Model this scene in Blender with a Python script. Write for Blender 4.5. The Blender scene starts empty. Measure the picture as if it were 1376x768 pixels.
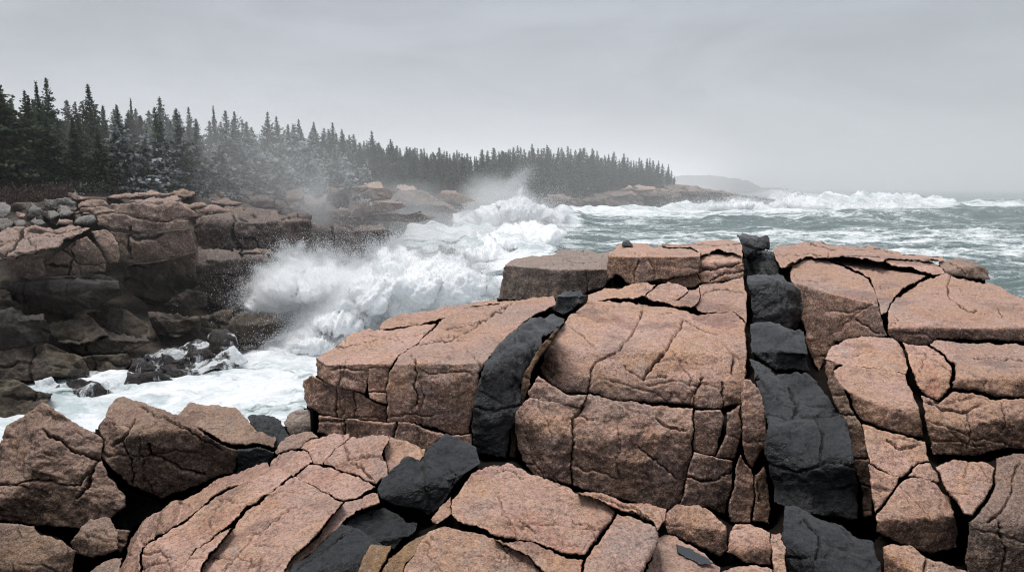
import bpy, math, random
import numpy as np
from math import radians
rng = np.random.default_rng(7)
random.seed(7)
SC = bpy.context.scene
COL = SC.collection
W0, H0, F0 = 1376.0, 768.0, 930.0
HC = 9.0                                   # camera height above the sea
PITCH = math.atan((384 - 252) / F0)
CP, SP = math.cos(PITCH), math.sin(PITCH)

# ------------------------------------------------------------------ camera
cam = bpy.data.cameras.new('camera')
cam.sensor_width = 36.0
cam.lens = 36.0 * F0 / W0
cam.clip_end = 20000
cam.clip_start = 0.1
co = bpy.data.objects.new('camera', cam); COL.objects.link(co)
co.location = (0, 0, HC); co.rotation_euler = (math.pi / 2 - PITCH, 0, 0)
SC.camera = co

def rays(px, py):
    """direction through a picture point, scaled so that its y component is 1 (so t is the distance north)"""
    x = (np.asarray(px, float) - 688) / F0
    y = (384 - np.asarray(py, float)) / F0
    dy = CP + y * SP
    dz = -SP + y * CP
    return np.stack([x / dy, np.ones_like(dy), dz / dy], -1)
def pt(px, py, Y):
    r = rays(px, py) * Y
    return np.array([r[0], r[1], r[2] + HC])
def pth(px, py, h):
    r = rays(px, py)
    return pt(px, py, h / -r[2])

# ------------------------------------------------------------------ noise
_perm = rng.permutation(256); _perm = np.concatenate([_perm, _perm, _perm])
_grad = rng.normal(size=(256, 3)); _grad /= np.linalg.norm(_grad, axis=1)[:, None]
def perlin(P):
    P = np.asarray(P, float)
    i = np.floor(P).astype(int); f = P - i
    i &= 255
    u = f * f * f * (f * (f * 6 - 15) + 10)
    out = 0
    for a in (0, 1):
        wa = u[..., 0] if a else 1 - u[..., 0]
        for b in (0, 1):
            wb = u[..., 1] if b else 1 - u[..., 1]
            for c in (0, 1):
                wc = u[..., 2] if c else 1 - u[..., 2]
                h = _perm[_perm[_perm[i[..., 0] + a] + i[..., 1] + b] + i[..., 2] + c] & 255
                g = _grad[h]
                d = g[..., 0] * (f[..., 0] - a) + g[..., 1] * (f[..., 1] - b) + g[..., 2] * (f[..., 2] - c)
                out = out + wa * wb * wc * d
    return out * 1.6
def fbm(P, oct=4, lac=2.03, gain=0.5):
    s = 0; a = 1.0; P = np.asarray(P, float)
    for k in range(oct):
        s = s + a * perlin(P + 17.3 * k); a *= gain; P = P * lac
    return s
def ss(a, b, x):
    u = np.clip((x - a) / (b - a), 0, 1); return u * u * (3 - 2 * u)
_rv = rng.random(256) * 2 - 1
_R3, _ = np.linalg.qr(np.array([[.8, .5, -.3], [-.4, .9, .35], [.45, -.2, .85]]))
def facets(P, k=0):
    """flat-faced relief: random heights joined by plane triangles, so every face is flat and meets the next in a crease"""
    P = np.asarray(P, float); P = P + .22 * np.stack([perlin(P * .7), perlin(P * .7 + 9), perlin(P * .7 + 19)], -1)
    Q = P @ _R3.T; i = np.floor(Q).astype(int); f = Q - i
    o = np.argsort(-f, axis=1); fs = np.take_along_axis(f, o, 1)
    c = i.copy(); val = lambda c: _rv[_perm[_perm[_perm[c[:, 0] & 255] + (c[:, 1] & 255)] + (c[:, 2] & 255)]]
    v0 = val(c); out = v0 * (1 - fs[:, 0]); rows = np.arange(len(Q))
    for j in range(3):
        c = c.copy(); c[rows, o[:, j]] += 1
        nx = fs[:, j + 1] if j < 2 else 0
        out = out + val(c) * (fs[:, j] - nx)
    return out
# ------------------------------------------------------------------ object helpers
def tag(o, label=None, cat=None, group=None, kind=None):
    if label: o['label'] = label
    if cat: o['category'] = cat
    if group: o['group'] = group
    if kind: o['kind'] = kind
    return o
def mesh_np(name, V, Fc, mat=None, smooth=True, attrs=None, origin=None):
    """V (n,3), Fc list of (m,k) int arrays"""
    V = np.asarray(V, np.float64)
    if origin is None: origin = V.mean(0) if len(V) else np.zeros(3)
    origin = np.asarray(origin, float)
    me = bpy.data.meshes.new(name)
    if not isinstance(Fc, (list, tuple)): Fc = [Fc]
    Fc = [f for f in Fc if len(f)]
    me.vertices.add(len(V)); me.vertices.foreach_set('co', (V - origin).astype(np.float32).ravel())
    tot = np.concatenate([np.full(len(f), f.shape[1]) for f in Fc]); st = np.concatenate([[0], np.cumsum(tot)[:-1]])
    idx = np.concatenate([f.ravel() for f in Fc])
    me.loops.add(len(idx)); me.loops.foreach_set('vertex_index', idx.astype(np.int32))
    me.polygons.add(len(tot)); me.polygons.foreach_set('loop_start', st.astype(np.int32)); me.polygons.foreach_set('loop_total', tot.astype(np.int32))
    if attrs:
        for k, v in attrs.items():
            at = me.attributes.new(k, 'FLOAT', 'POINT'); at.data.foreach_set('value', np.asarray(v, np.float32))
    me.update(calc_edges=True); me.validate()
    if smooth: me.polygons.foreach_set('use_smooth', np.ones(len(me.polygons), bool))
    if mat: me.materials.append(mat)
    o = bpy.data.objects.new(name, me); COL.objects.link(o); o.location = origin
    return o

# ------------------------------------------------------------------ node helper
class NT:
    def __init__(s, name, world=None):
        if world is None:
            s.m = bpy.data.materials.new(name); s.m.use_nodes = True; s.t = s.m.node_tree
        else:
            s.m = world; s.t = world.node_tree
        s.t.nodes.clear()
    def n(s, ty, ins=None, **kw):
        nd = s.t.nodes.new(ty)
        for k, v in kw.items(): setattr(nd, k, v)
        for k, v in (ins or {}).items():
            sock = nd.inputs[k]
            if isinstance(v, bpy.types.NodeSocket): s.t.links.new(v, sock)
            elif hasattr(v, 'outputs'): s.t.links.new(v.outputs[0], sock)
            else:
                if hasattr(sock.default_value, '__len__') and not hasattr(v, '__len__'): v = [v] * len(sock.default_value)
                if hasattr(v, '__len__') and len(v) == 3 and sock.type == 'RGBA': v = (*v, 1)
                sock.default_value = v
        return nd
    def math(s, op, a, b=0.0, c=0.0, clamp=False):
        nd = s.n('ShaderNodeMath', {0: a, 1: b, 2: c}, operation=op); nd.use_clamp = clamp; return nd.outputs[0]
    def mix(s, f, a, b, mode='MIX'):
        nd = s.t.nodes.new('ShaderNodeMix'); nd.data_type = 'RGBA'; nd.blend_type = mode; nd.clamp_factor = True
        for k, v in ((0, f), (6, a), (7, b)):
            if isinstance(v, bpy.types.NodeSocket): s.t.links.new(v, nd.inputs[k])
            else:
                if k and len(v) == 3: v = (*v, 1)
                nd.inputs[k].default_value = v
        return nd.outputs[2]
    def noise(s, vec, scale, detail=4, rough=.55, dist=0, out='Fac'):
        return s.n('ShaderNodeTexNoise', {'Vector': vec, 'Scale': scale, 'Detail': detail, 'Roughness': rough, 'Distortion': dist}).outputs[out]
    def ramp(s, f, a, b, lo=0.0, hi=1.0):
        return s.n('ShaderNodeMapRange', {'Value': f, 'From Min': a, 'From Max': b, 'To Min': lo, 'To Max': hi}, interpolation_type='SMOOTHSTEP').outputs[0]
    def scale(s, vec, v):
        return s.n('ShaderNodeVectorMath', {0: vec, 1: v}, operation='MULTIPLY').outputs[0]

# ------------------------------------------------------------------ rock materials
def rock_mat(name, kind, s=1.0, wash=0):
    """s: size of the grain, larger for cliffs farther off. Colours are dry / wet / lichen, driven by slope, height and noise; slope also paints in light and shade"""
    t = NT(name)
    geo = t.n('ShaderNodeNewGeometry'); pos = geo.outputs['Position']
    nz = t.n('ShaderNodeSeparateXYZ', {0: geo.outputs['Normal']}).outputs[2]
    pz = t.n('ShaderNodeSeparateXYZ', {0: pos}).outputs[2]
    oi = t.n('ShaderNodeObjectInfo').outputs['Random']
    crack = t.n('ShaderNodeAttribute', attribute_name='crack').outputs['Fac']
    big = t.noise(pos, .9 / s, 5, .6, .6); mid = t.noise(pos, 3.5 / s, 6, .65, .4); fine = t.noise(pos, 22 / s, 5, .7)
    grain = t.n('ShaderNodeTexVoronoi', {'Vector': pos, 'Scale': 105 / s, 'Randomness': 1}).outputs['Color']
    gv = t.n('ShaderNodeSeparateXYZ', {0: grain}).outputs[0]
    grain2 = t.noise(pos, 190 / s, 3, .8)
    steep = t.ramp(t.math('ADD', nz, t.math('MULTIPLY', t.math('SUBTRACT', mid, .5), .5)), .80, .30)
    if kind == 'dike':
        base = t.mix(t.ramp(mid, .35, .7), (.004, .0045, .0055), (.014, .0145, .017))
        base = t.mix(t.ramp(fine, .64, .82, 0, .22), base, (.05, .05, .05))
        base = t.mix(t.ramp(t.noise(pos, 1.7, 6, .7, 1.5), .68, .78, 0, .45), base, (.07, .045, .028))
        base = t.mix(t.ramp(nz, .35, .95, 0, .75), base, t.mix(t.ramp(fine, .35, .65), (.014, .015, .017), (.036, .038, .042)))  # upward faces paler: light from above put into the base colour
        rough = t.ramp(fine, .3, .7, .26, .5)
    else:
        pal = {'pink': ((.75, .43, .315), (.71, .43, .28), (.53, .415, .35), (.61, .30, .215)),
               'grey': ((.44, .34, .285), (.46, .35, .28), (.34, .29, .26), (.44, .30, .24)),
               'boulder': ((.47, .29, .215), (.44, .295, .20), (.29, .245, .21), (.39, .22, .165)),
               'rust': ((.33, .18, .09), (.40, .24, .11), (.22, .14, .09), (.28, .14, .07)),
               'lichen': ((.31, .30, .28), (.27, .25, .22), (.36, .35, .33), (.22, .20, .18)),
               'shore': ((.26, .20, .17), (.30, .225, .18), (.20, .17, .155), (.22, .15, .125)),
               'cliff': ((.54, .36, .285), (.50, .36, .27), (.36, .30, .26), (.44, .27, .22)),
               'wet': ((.12, .092, .074), (.14, .115, .072), (.05, .045, .04), (.08, .07, .042)),
               'black': ((.020, .021, .023), (.034, .032, .030), (.026, .025, .024), (.018, .02, .023))}[kind]
        base = t.mix(t.ramp(big, .38, .62), pal[0], pal[1])
        base = t.mix(t.ramp(mid, .52, .74, 0, .85), base, pal[2])
        base = t.mix(t.ramp(t.noise(pos, 1.6 / s, 4, .6, 1.2), .54, .70, 0, .8), base, pal[3])
        hsv = t.n('ShaderNodeHueSaturation', {'Color': base, 'Value': t.ramp(oi, 0, 1, .86, 1.1), 'Saturation': t.ramp(big, .3, .7, .85, 1.08), 'Hue': .5})
        base = hsv.outputs[0]
        base = t.mix(t.ramp(t.noise(pos, .55 / s, 3, .5, .8), .52, .66, 0, .75), base, t.mix(.5, pal[2], (pal[2][0] * .75, pal[2][1] * .68, pal[2][2] * .72)))
        base = t.mix(t.ramp(t.noise(pos, 2.3 / s, 5, .7, .4), .55, .68, 0, .6), base, (pal[1][0] * 1.02, pal[1][1] * .86, pal[1][2] * .62))
        base = t.mix(t.ramp(t.noise(pos, 6.5 / s, 6, .8), .48, .6, 0, .45), base, (pal[0][0] * .5, pal[0][1] * .46, pal[0][2] * .46))
        base = t.mix(t.ramp(t.noise(pos, 1.15 / s, 7, .78, 1.0), .56, .66, 0, .55), base, t.mix(.65, base, (.09, .07, .055)))
        # crystals
        base = t.mix(t.ramp(gv, .72, .9, 0, .30), base, (.66, .60, .54) if kind not in ('wet', 'black') else (.13, .12, .11))
        base = t.mix(t.ramp(gv, .20, .10, 0, .38), base, (.07, .055, .05) if kind not in ('wet', 'black') else (.01, .01, .01))
        base = t.mix(t.ramp(grain2, .42, .75, 0, .40), base, t.mix(.5, base, (0, 0, 0)))
        # steep faces: algae and water stains plus painted shade; lichen and soot-dark specks
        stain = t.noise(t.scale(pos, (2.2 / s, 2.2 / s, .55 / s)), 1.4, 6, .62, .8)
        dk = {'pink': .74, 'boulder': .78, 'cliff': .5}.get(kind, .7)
        stain_shade = t.math('MULTIPLY', steep, t.ramp(stain, .36, .58, .45, 1.0))
        base = t.mix(t.math('MULTIPLY', stain_shade, dk * 1.25), base, t.mix(.78, base, (.04, .027, .018), 'MIX'))
        spk = t.math('MULTIPLY', t.ramp(t.noise(pos, 12 / s, 6, .75), .60, .70), t.ramp(big, .42, .6, .15, .8))
        base = t.mix(t.ramp(t.noise(pos, 24 / s, 5, .85), .51, .58, 0, .8), base, t.mix(.6, base, (.05, .035, .03)))
        base = t.mix(t.ramp(t.noise(pos, 30 / s, 5, .85), .53, .60, 0, .62), base, (pal[0][0] * 1.25, pal[0][1] * 1.3, pal[0][2] * 1.35))
        base = t.mix(spk, base, t.mix(.72, base, (.03, .025, .022)))
        if kind == 'cliff':
            wt = t.ramp(t.math('ADD', pz, t.math('MULTIPLY', t.math('SUBTRACT', stain, .5), 5.0)), 6.2, 3.4)
            base = t.mix(t.math('MULTIPLY', wt, .95), base, t.mix(t.ramp(mid, .4, .6), (.035, .03, .026), (.075, .062, .046)))
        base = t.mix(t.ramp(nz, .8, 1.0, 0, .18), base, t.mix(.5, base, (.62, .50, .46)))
        if kind in ('pink', 'boulder', 'grey'):
            wp_ = t.math('MULTIPLY', t.ramp(t.noise(pos, .75, 5, .6, .7), .57, .63), t.ramp(nz, .8, .95)); base = t.mix(t.math('MULTIPLY', wp_, .6), base, t.mix(1.0, base, (.55, .50, .52), 'MULTIPLY'))
        rough = t.ramp(mid, .3, .7, .5 if kind in ('wet', 'black') else .72, .8 if kind in ('wet', 'black') else .95)
    if kind in ('pink', 'boulder', 'grey'): rough = t.n('ShaderNodeMath', {0: rough, 1: t.math('MULTIPLY', wp_, .42)}, operation='SUBTRACT').outputs[0]
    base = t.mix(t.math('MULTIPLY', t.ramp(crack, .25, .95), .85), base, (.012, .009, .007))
    if wash:   # thin white water running down the rock
        wn = t.noise(t.scale(pos, (1.3, 1.3, .35)), .75, 6, .62, 1.2); wn2 = t.noise(pos, 7, 5, .75)
        wf = t.ramp(t.math('ADD', t.math('ADD', wn, t.math('MULTIPLY', t.math('SUBTRACT', wn2, .5), .18)), t.math('MULTIPLY', t.math('SUBTRACT', .75, nz), .10)), .62 - wash, .74 - wash)
        base = t.mix(wf, base, (.82, .85, .86)); rough = t.ramp(wf, 0, 1, .4, .95)
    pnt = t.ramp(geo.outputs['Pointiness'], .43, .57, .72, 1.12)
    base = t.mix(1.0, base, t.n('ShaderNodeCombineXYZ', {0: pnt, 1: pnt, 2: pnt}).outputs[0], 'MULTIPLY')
    rdg = t.n('ShaderNodeTexNoise', {'Vector': pos, 'Scale': 5.5 / s, 'Detail': 6, 'Roughness': .6}, noise_type='RIDGED_MULTIFRACTAL').outputs[0]
    hgt = t.math('ADD', t.math('MULTIPLY', t.math('ADD', fine, t.math('MULTIPLY', rdg, -.45)), .6), t.math('ADD', t.math('MULTIPLY', t.noise(pos, 70 / s, 4, .75), .28), t.math('MULTIPLY', mid, .9)))
    wp = t.n('ShaderNodeVectorMath', {0: pos, 1: t.scale(t.noise(pos, 3 / s, 3, .5, 0, 'Color'), (.12 * s, .12 * s, .12 * s))}, operation='ADD').outputs[0]
    for sc_, am in ((3.2, 2.2), (9.5, .7)):
        cr = t.n('ShaderNodeTexVoronoi', {'Vector': wp, 'Scale': sc_ / s, 'Randomness': 1}, feature='F1', distance='MANHATTAN')
        hgt = t.math('ADD', hgt, t.math('MULTIPLY', cr.outputs['Distance'], -am * .45 if kind in ('dike', 'black', 'wet') else -am * .3))
    bump = t.n('ShaderNodeBump', {'Height': hgt, 'Strength': 1.0, 'Distance': .06 * s})
    b = t.n('ShaderNodeBsdfPrincipled', {'Base Color': base, 'Roughness': rough, 'Normal': bump, 'Specular IOR Level': {'dike': .55, 'wet': .3, 'black': .22}.get(kind, .2), 'Coat Weight': .40 if kind == 'dike' else 0, 'Coat Roughness': .36, 'Coat Normal': bump})
    t.n('ShaderNodeOutputMaterial', {'Surface': b})
    return t.m
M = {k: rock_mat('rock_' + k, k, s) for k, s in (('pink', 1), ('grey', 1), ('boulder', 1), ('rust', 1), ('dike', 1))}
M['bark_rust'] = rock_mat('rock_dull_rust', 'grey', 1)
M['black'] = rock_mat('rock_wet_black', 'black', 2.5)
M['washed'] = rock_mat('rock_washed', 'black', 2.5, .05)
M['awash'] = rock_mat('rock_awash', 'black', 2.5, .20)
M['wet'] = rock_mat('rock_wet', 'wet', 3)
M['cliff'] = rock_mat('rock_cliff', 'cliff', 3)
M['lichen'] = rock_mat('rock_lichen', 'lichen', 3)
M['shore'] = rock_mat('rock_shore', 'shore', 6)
_t = NT('rock_bedrock'); _p = _t.n('ShaderNodeNewGeometry').outputs['Position']
_b = _t.n('ShaderNodeBsdfPrincipled', {'Base Color': _t.mix(_t.noise(_p, 5, 5, .6), (.004, .0035, .003), (.018, .014, .011)), 'Roughness': 1, 'Specular IOR Level': .05}); _t.n('ShaderNodeOutputMaterial', {'Surface': _b}); M['bed'] = _t.m

# ------------------------------------------------------------------ the rock builder
def warp(q, k):
    """the same small wander for neighbouring blocks, so that shared joints stay shared"""
    z = np.zeros(len(q))
    P = np.stack([q[:, 0], q[:, 1], z], 1)
    a = np.stack([perlin(P / (46 * k)), perlin(P / (46 * k) + 51)], 1) * 3.0 * k
    b = np.stack([perlin(P / (15 * k) + 7), perlin(P / (15 * k) + 31)], 1) * 1.7 * k
    c = np.stack([perlin(P / (5.2 * k) + 3), perlin(P / (5.2 * k) + 77)], 1) * 1.1 * k
    return a + b + c
def seg_dist(q, poly, closed=True):
    best = np.full(len(q), 1e9); near = np.zeros_like(q)
    n = len(poly)
    for i in range(n if closed else n - 1):
        a = poly[i]; b = poly[(i + 1) % n]; ab = b - a
        u = np.clip(((q - a) @ ab) / max(1e-9, ab @ ab), 0, 1)
        p = a + u[:, None] * ab
        d = np.sqrt(((q - p) ** 2).sum(1)); m = d < best
        best[m] = d[m]; near[m] = p[m]
    return best, near
def inside(q, poly):
    r = np.zeros(len(q), bool); n = len(poly)
    for i in range(n):
        a = poly[i]; b = poly[(i + 1) % n]
        c = ((a[1] > q[:, 1]) != (b[1] > q[:, 1]))
        xx = (b[0] - a[0]) * (q[:, 1] - a[1]) / ((b[1] - a[1]) if b[1] != a[1] else 1e-9) + a[0]
        r ^= c & (q[:, 0] < xx)
    return r
def plane_ts(planes, R):
    """R (n,3) rays from the camera; planes: ('h'|'Y'|'b', px, py, value, normal)"""
    ps = []
    def cur(px, py):
        r = rays(px, py); return max(((p0 @ nn) / (r @ nn)) for p0, nn in ps)
    for p in planes:
        kind, px, py = p[:3]; nn = np.array(p[-1], float); nn /= np.linalg.norm(nn)
        r = rays(px, py)
        if kind == 'h': p0 = r * (p[3] / -r[2])
        elif kind == 'Y': p0 = r * p[3]
        else: p0 = r * (cur(px, py))
        ps.append((p0, nn))
    out = []
    for p0, nn in ps:
        den = R @ nn
        t = np.where(den < -1e-3, (p0 @ nn) / np.minimum(den, -1e-3), -50.0)
        out.append(t)
    return np.array(out)
REG = []      # foreground blocks, kept for the bedrock behind their joints
def rock(name, label, poly, planes, mat='pink', cat='rock', group=None, gap=.38, rpx=6.0, rm=None, amp=1.0, fac=1.0, cracks=(),
         step=1.45, depth=None, wk=1.0, reg=True, parent=None, sm=.025, hair=1.0, shrink=.25, seed=0, hw=1.0, fine=1.0):
    poly = np.array(poly, float)
    rpx = rpx * .42
    x0, y0 = poly.min(0) - 6; x1, y1 = poly.max(0) + 6
    xs = np.arange(x0, x1 + step, step); ys = np.arange(y0, y1 + step, step)
    gx, gy = np.meshgrid(xs, ys); shp = gx.shape
    q = np.stack([gx.ravel(), gy.ravel()], 1)
    w = warp(q, wk) if wk > 0 else 0 * q
    qw = q + w
    d, near = seg_dist(qw, poly); ins = inside(qw, poly)
    sd = np.where(ins, d, -d)
    gm = perlin(np.stack([qw[:, 0] / (38 * max(wk, .3)), qw[:, 1] / (38 * max(wk, .3)), np.full(len(q), 3.3)], 1))
    Yg = min(1.0, 9.0 / max(5.0, float(np.median(plane_ts(planes, rays(poly[:, 0], poly[:, 1])).max(0))))) if tuple(planes[0][:1]) else 1
    sd = sd + (1.5 * (1 - Yg) if Yg > .3 else 0) - np.minimum(gap, .12) - (.8 * ss(.15, .5, gm) * Yg if gap > 0 else 0)
    # vertices just outside slide onto the outline
    dirn = near - qw; dl = np.maximum(np.sqrt((dirn ** 2).sum(1)), 1e-6); dirn /= dl[:, None]
    dirn = np.where(ins[:, None], -dirn, dirn)
    mv = sd < 0
    q = np.where(mv[:, None], q + dirn * (-sd)[:, None], q)
    keep = sd > -step * 1.05
    sd = np.maximum(sd, 0)
    R = rays(q[:, 0], q[:, 1])
    ts = plane_ts(planes, R)
    tm = ts.max(0); tref = float(np.median(tm[keep])); s = tref / F0
    k = max(sm, .0) * max(1, tref / 9)
    t = tm + k * np.log(np.exp((ts - tm) / k).sum(0))
    P = (R * t[:, None])
    G = P.reshape(*shp, 3)
    dx = np.gradient(G, axis=1); dy = np.gradient(G, axis=0)
    N = np.cross(dy, dx).reshape(-1, 3); nl = np.linalg.norm(N, axis=1); nl[nl == 0] = 1; N /= nl[:, None]
    N = np.where((N * R).sum(1)[:, None] > 0, -N, N)
    if rm is None: rm = rpx * s * .75
    sc = (tref / 9.0) ** .8
    sloc = t / F0
    fo = ss(0, 1, np.clip(1.0 - (sloc / (s * 3)), .25, 1))          # calmer far along a grazing top
    e = np.clip(sd / rpx, 0, 1); rnd = 1 - np.sqrt(np.maximum(0, 1 - (1 - e) ** 2))
    PP = P / sc + seed * 3.7
    gz = np.clip(np.abs((N * R).sum(1)) / np.linalg.norm(R, axis=1) * 2.2, .22, 1)
    disp = -rm * gz * rnd * (.55 + .9 * ss(-.3, .4, gm))
    disp = disp + amp * .018 * sc * fbm(PP * .8, 4, gain=.5)
    disp = disp + fac * .050 * sc * facets(PP * np.array([1.0, .9, 1.2]) + 5) + fac * .020 * sc * facets(PP * np.array([2.8, 2.3, 3.6]) + 50) * (.5 + 1.2 * ss(-.1, .3, perlin(PP * .9 + 8))) + fine * fac * .009 * sc * facets(PP * 8 + 50) + fine * fac * .004 * sc * facets(PP * 21 + 50)
    disp = disp + fine * amp * .006 * sc * fbm(PP * 11.0 + 9, 3, gain=.65)
    crk = np.zeros(len(q))
    # thin natural fissures
    wob = fbm(PP * 1.0 + 21, 5, gain=.6) * .12
    for dv, spc, wd_, dp_, lo in (((.95, .25, .05), .85, .008, .016, .06), ((.05, .35, 1.), .62, .009, .018, .06), ((.55, -.6, .4), 1.1, .007, .014, .1), ((.2, .8, .5), .5, .007, .012, .16)):
        ph = (PP @ np.array(dv)) / spc + wob / spc + seed * .37; fr_ = np.abs(ph - np.round(ph)) * spc
        hm = ss(lo, lo + .16, perlin(PP * 1.1 + np.round(ph)[:, None] * 7.7))
        hl = np.exp(-(fr_ / (wd_ * hw * (.6 + 1.0 * hm))) ** 2) * hm * hair
        disp = disp - dp_ * sc * hl * 1.2; crk = np.maximum(crk, .7 * hl)
    for c in cracks:
        wd, dp, pts = c
        cd, _ = seg_dist(qw + .6 * w, np.array(pts, float), closed=False)
        wv = wd * (1 + .5 * perlin(PP * 2.2 + 11))
        g = np.exp(-(cd / np.maximum(.45, wv * .8)) ** 2); sh = np.exp(-(cd / (wd * 3.2)) ** 2)
        disp = disp - gz * dp * g - gz * dp * .06 * sh; crk = np.maximum(crk, g)
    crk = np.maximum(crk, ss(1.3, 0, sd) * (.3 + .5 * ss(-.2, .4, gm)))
    disp = np.clip(disp, -8 * rm - .3, 1)
    P = P + N * disp[:, None] * 1.0
    # faces
    idx = np.arange(len(q)).reshape(shp)
    a = idx[:-1, :-1].ravel(); b = idx[:-1, 1:].ravel(); c_ = idx[1:, 1:].ravel(); d_ = idx[1:, :-1].ravel()
    ok = keep[a] & keep[b] & keep[c_] & keep[d_]
    Q = np.stack([a, d_, c_, b], 1)[ok]
    if not len(Q): return None
    used, inv = np.unique(Q, return_inverse=True); Q = inv.reshape(Q.shape)
    P = P[used]; R = R[used]; crk = crk[used]
    n0 = len(P)
    ed = np.concatenate([Q[:, [0, 1]], Q[:, [1, 2]], Q[:, [2, 3]], Q[:, [3, 0]]])
    key = np.sort(ed, 1); kk = key[:, 0] * n0 + key[:, 1]
    _, fi, ct = np.unique(kk, return_index=True, return_counts=True)
    be = ed[fi[ct == 1]]
    bv = np.unique(be); mp = -np.ones(n0, int); mp[bv] = np.arange(len(bv))
    if depth is None: depth = min(1.6, .9 * (x1 - x0 + y1 - y0) * .5 * s + .25)
    cen = P.mean(0) + R.mean(0) * depth * .5
    rings = []; Fs = [Q]; prev = bv; base = n0
    Rn = R[bv] / np.linalg.norm(R[bv], axis=1)[:, None]
    for f in (.06, .2, .45, 1.0):
        ring = P[bv] + Rn * depth * f
        ring = ring + (cen + Rn * depth * .5 - ring) * (shrink * f ** 1.5)
        ring = ring + (fbm(ring / sc * 3 + 4, 3)[:, None] * Rn) * .03 * sc * f
        rings.append(ring)
        cur = base + np.arange(len(bv)); 
        pa = prev[mp[be[:, 0]]]; pb = prev[mp[be[:, 1]]]; ca = cur[mp[be[:, 0]]]; cb = cur[mp[be[:, 1]]]
        Fs.append(np.stack([pb, pa, ca, cb], 1))
        prev = cur; base += len(bv)
    V = np.concatenate([P] + rings + [rings[-1].mean(0)[None]])
    Fs.append(np.stack([prev[mp[be[:, 1]]], prev[mp[be[:, 0]]], np.full(len(be), base)], 1))
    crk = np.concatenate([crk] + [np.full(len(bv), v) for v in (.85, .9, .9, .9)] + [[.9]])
    V = V + np.array([0, 0, HC])
    if mat in ('dike',): rough = 0
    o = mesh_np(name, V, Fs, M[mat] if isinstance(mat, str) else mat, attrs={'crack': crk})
    tag(o, label, cat, group)
    if reg: REG.append((poly, planes))
    return o
# ================================================================== FOREGROUND LEDGE
# planes: ('h', px, py, metres below the eye, normal) | ('Y', px, py, distance, normal) | ('b', px, py, normal): bends where the surface so far lies
GJ = 'jointed pink granite blocks of the near ledge'
GD = 'black dike rock pieces set in the granite'
def T(px, py, h, n=(0, -.03, 1)): return ('h', px, py, h, n)
def B(px, py, n=(0, -1, .3)): return ('b', px, py, 0, n)
FR = (0, -1, .22)
def block(label, poly, planes, **k):
    k.setdefault('group', GJ); return rock('granite_block', label, poly, planes, k.pop('mat', 'pink'), 'rock', **k)
def dike(label, poly, planes, **k):
    k.setdefault('group', GD); k['fac'] = min(1.6 * k.get('fac', 1.7), 3.6); k.setdefault('hair', 1.6); k.setdefault('hw', 1.6); k.setdefault('fine', .6); k.setdefault('amp', .6)
    return rock('basalt_block', label, poly, planes, k.pop('mat', 'dike'), 'dike rock', **k)

# --- left ledge
LT = T(600, 450, 2.12, (-.03, .0, 1))
block('left end block of the split ledge above the surf, with a grey patch on top', [(418,482),(429,471),(455,458),(487,443),(540,438),(590,432),(562,458),(536,477),(524,492),(497,494),(493,530),(461,523),(437,513),(424,503)],
      [LT, B(460, 487, (-.15, -1, .25)), B(424, 480, (-1, -.6, .2))], rpx=9, cracks=[(1.2, .04, [(440,462),(470,462),(505,455)]), (1.1, .05, [(455,485),(458,520)])])
block('small square stone wedged in the left ledge front, upper of two', [(494,494),(523,489),(520,526),(497,527)], [('Y', 508, 505, 8.3, (0, -1, .35))], rpx=7)
block('small square stone wedged in the left ledge front, lower of two', [(497,528),(520,527),(520,543),(499,536)], [('Y', 508, 535, 8.2, (0, -1, .3))], rpx=5)
block('brown-stained block under the left end of the ledge, over the surf', [(406,510),(416,503),(437,513),(461,523),(491,531),(498,537),(520,546),(520,567),(494,565),(461,562),(429,555),(412,547),(407,533)],
      [('Y', 460, 535, 8.35, (-.1, -1, .25)), B(418, 530, (-1, -.7, .2))], rpx=8, cracks=[(1.2, .06, [(455,523),(452,560)]), (1., .04, [(478,530),(476,563)])])
block('broad flat-topped slab left of the narrow black dike, brown front face', [(592,430),(592,428),(624,412),(666,406),(705,399),(743,398),(748,409),(718,422),(699,438),(673,464),(653,487),(645,503),(640,533),(634,565),(632,582),(608,583),(582,575),(556,566),(520,567),(520,546),(519,523),(522,500),(536,477),(562,458)],
      [LT, B(585, 487, (-.05, -.9, .38)), B(585, 530, (0, -1, .1))], rpx=7, cracks=[(1.1, .05, [(600,441),(630,430),(676,418)]), (1.2, .06, [(562,462),(600,458),(640,430),(690,408)]), (1., .04, [(556,480),(560,545)])])
block('long thin back strip of the left ledge along the surf', [(507,438),(510,430),(535,421),(556,417),(600,410),(640,405),(668,402),(672,406),(624,413),(592,427),(543,437)], [T(600, 420, 2.08)], rpx=5)
block('low brown course of rock under the flat-topped left slab', [(427,556),(461,562),(494,566),(556,567),(600,584),(634,583),(634,616),(600,612),(575,606),(520,592),(460,588),(427,582)],
      [('Y', 520, 580, 8.0, (0, -1, .25))], cracks=[(1.3, .07, [(535,568),(528,592)]), (1.2, .05, [(462,562),(462,585)])])
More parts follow.
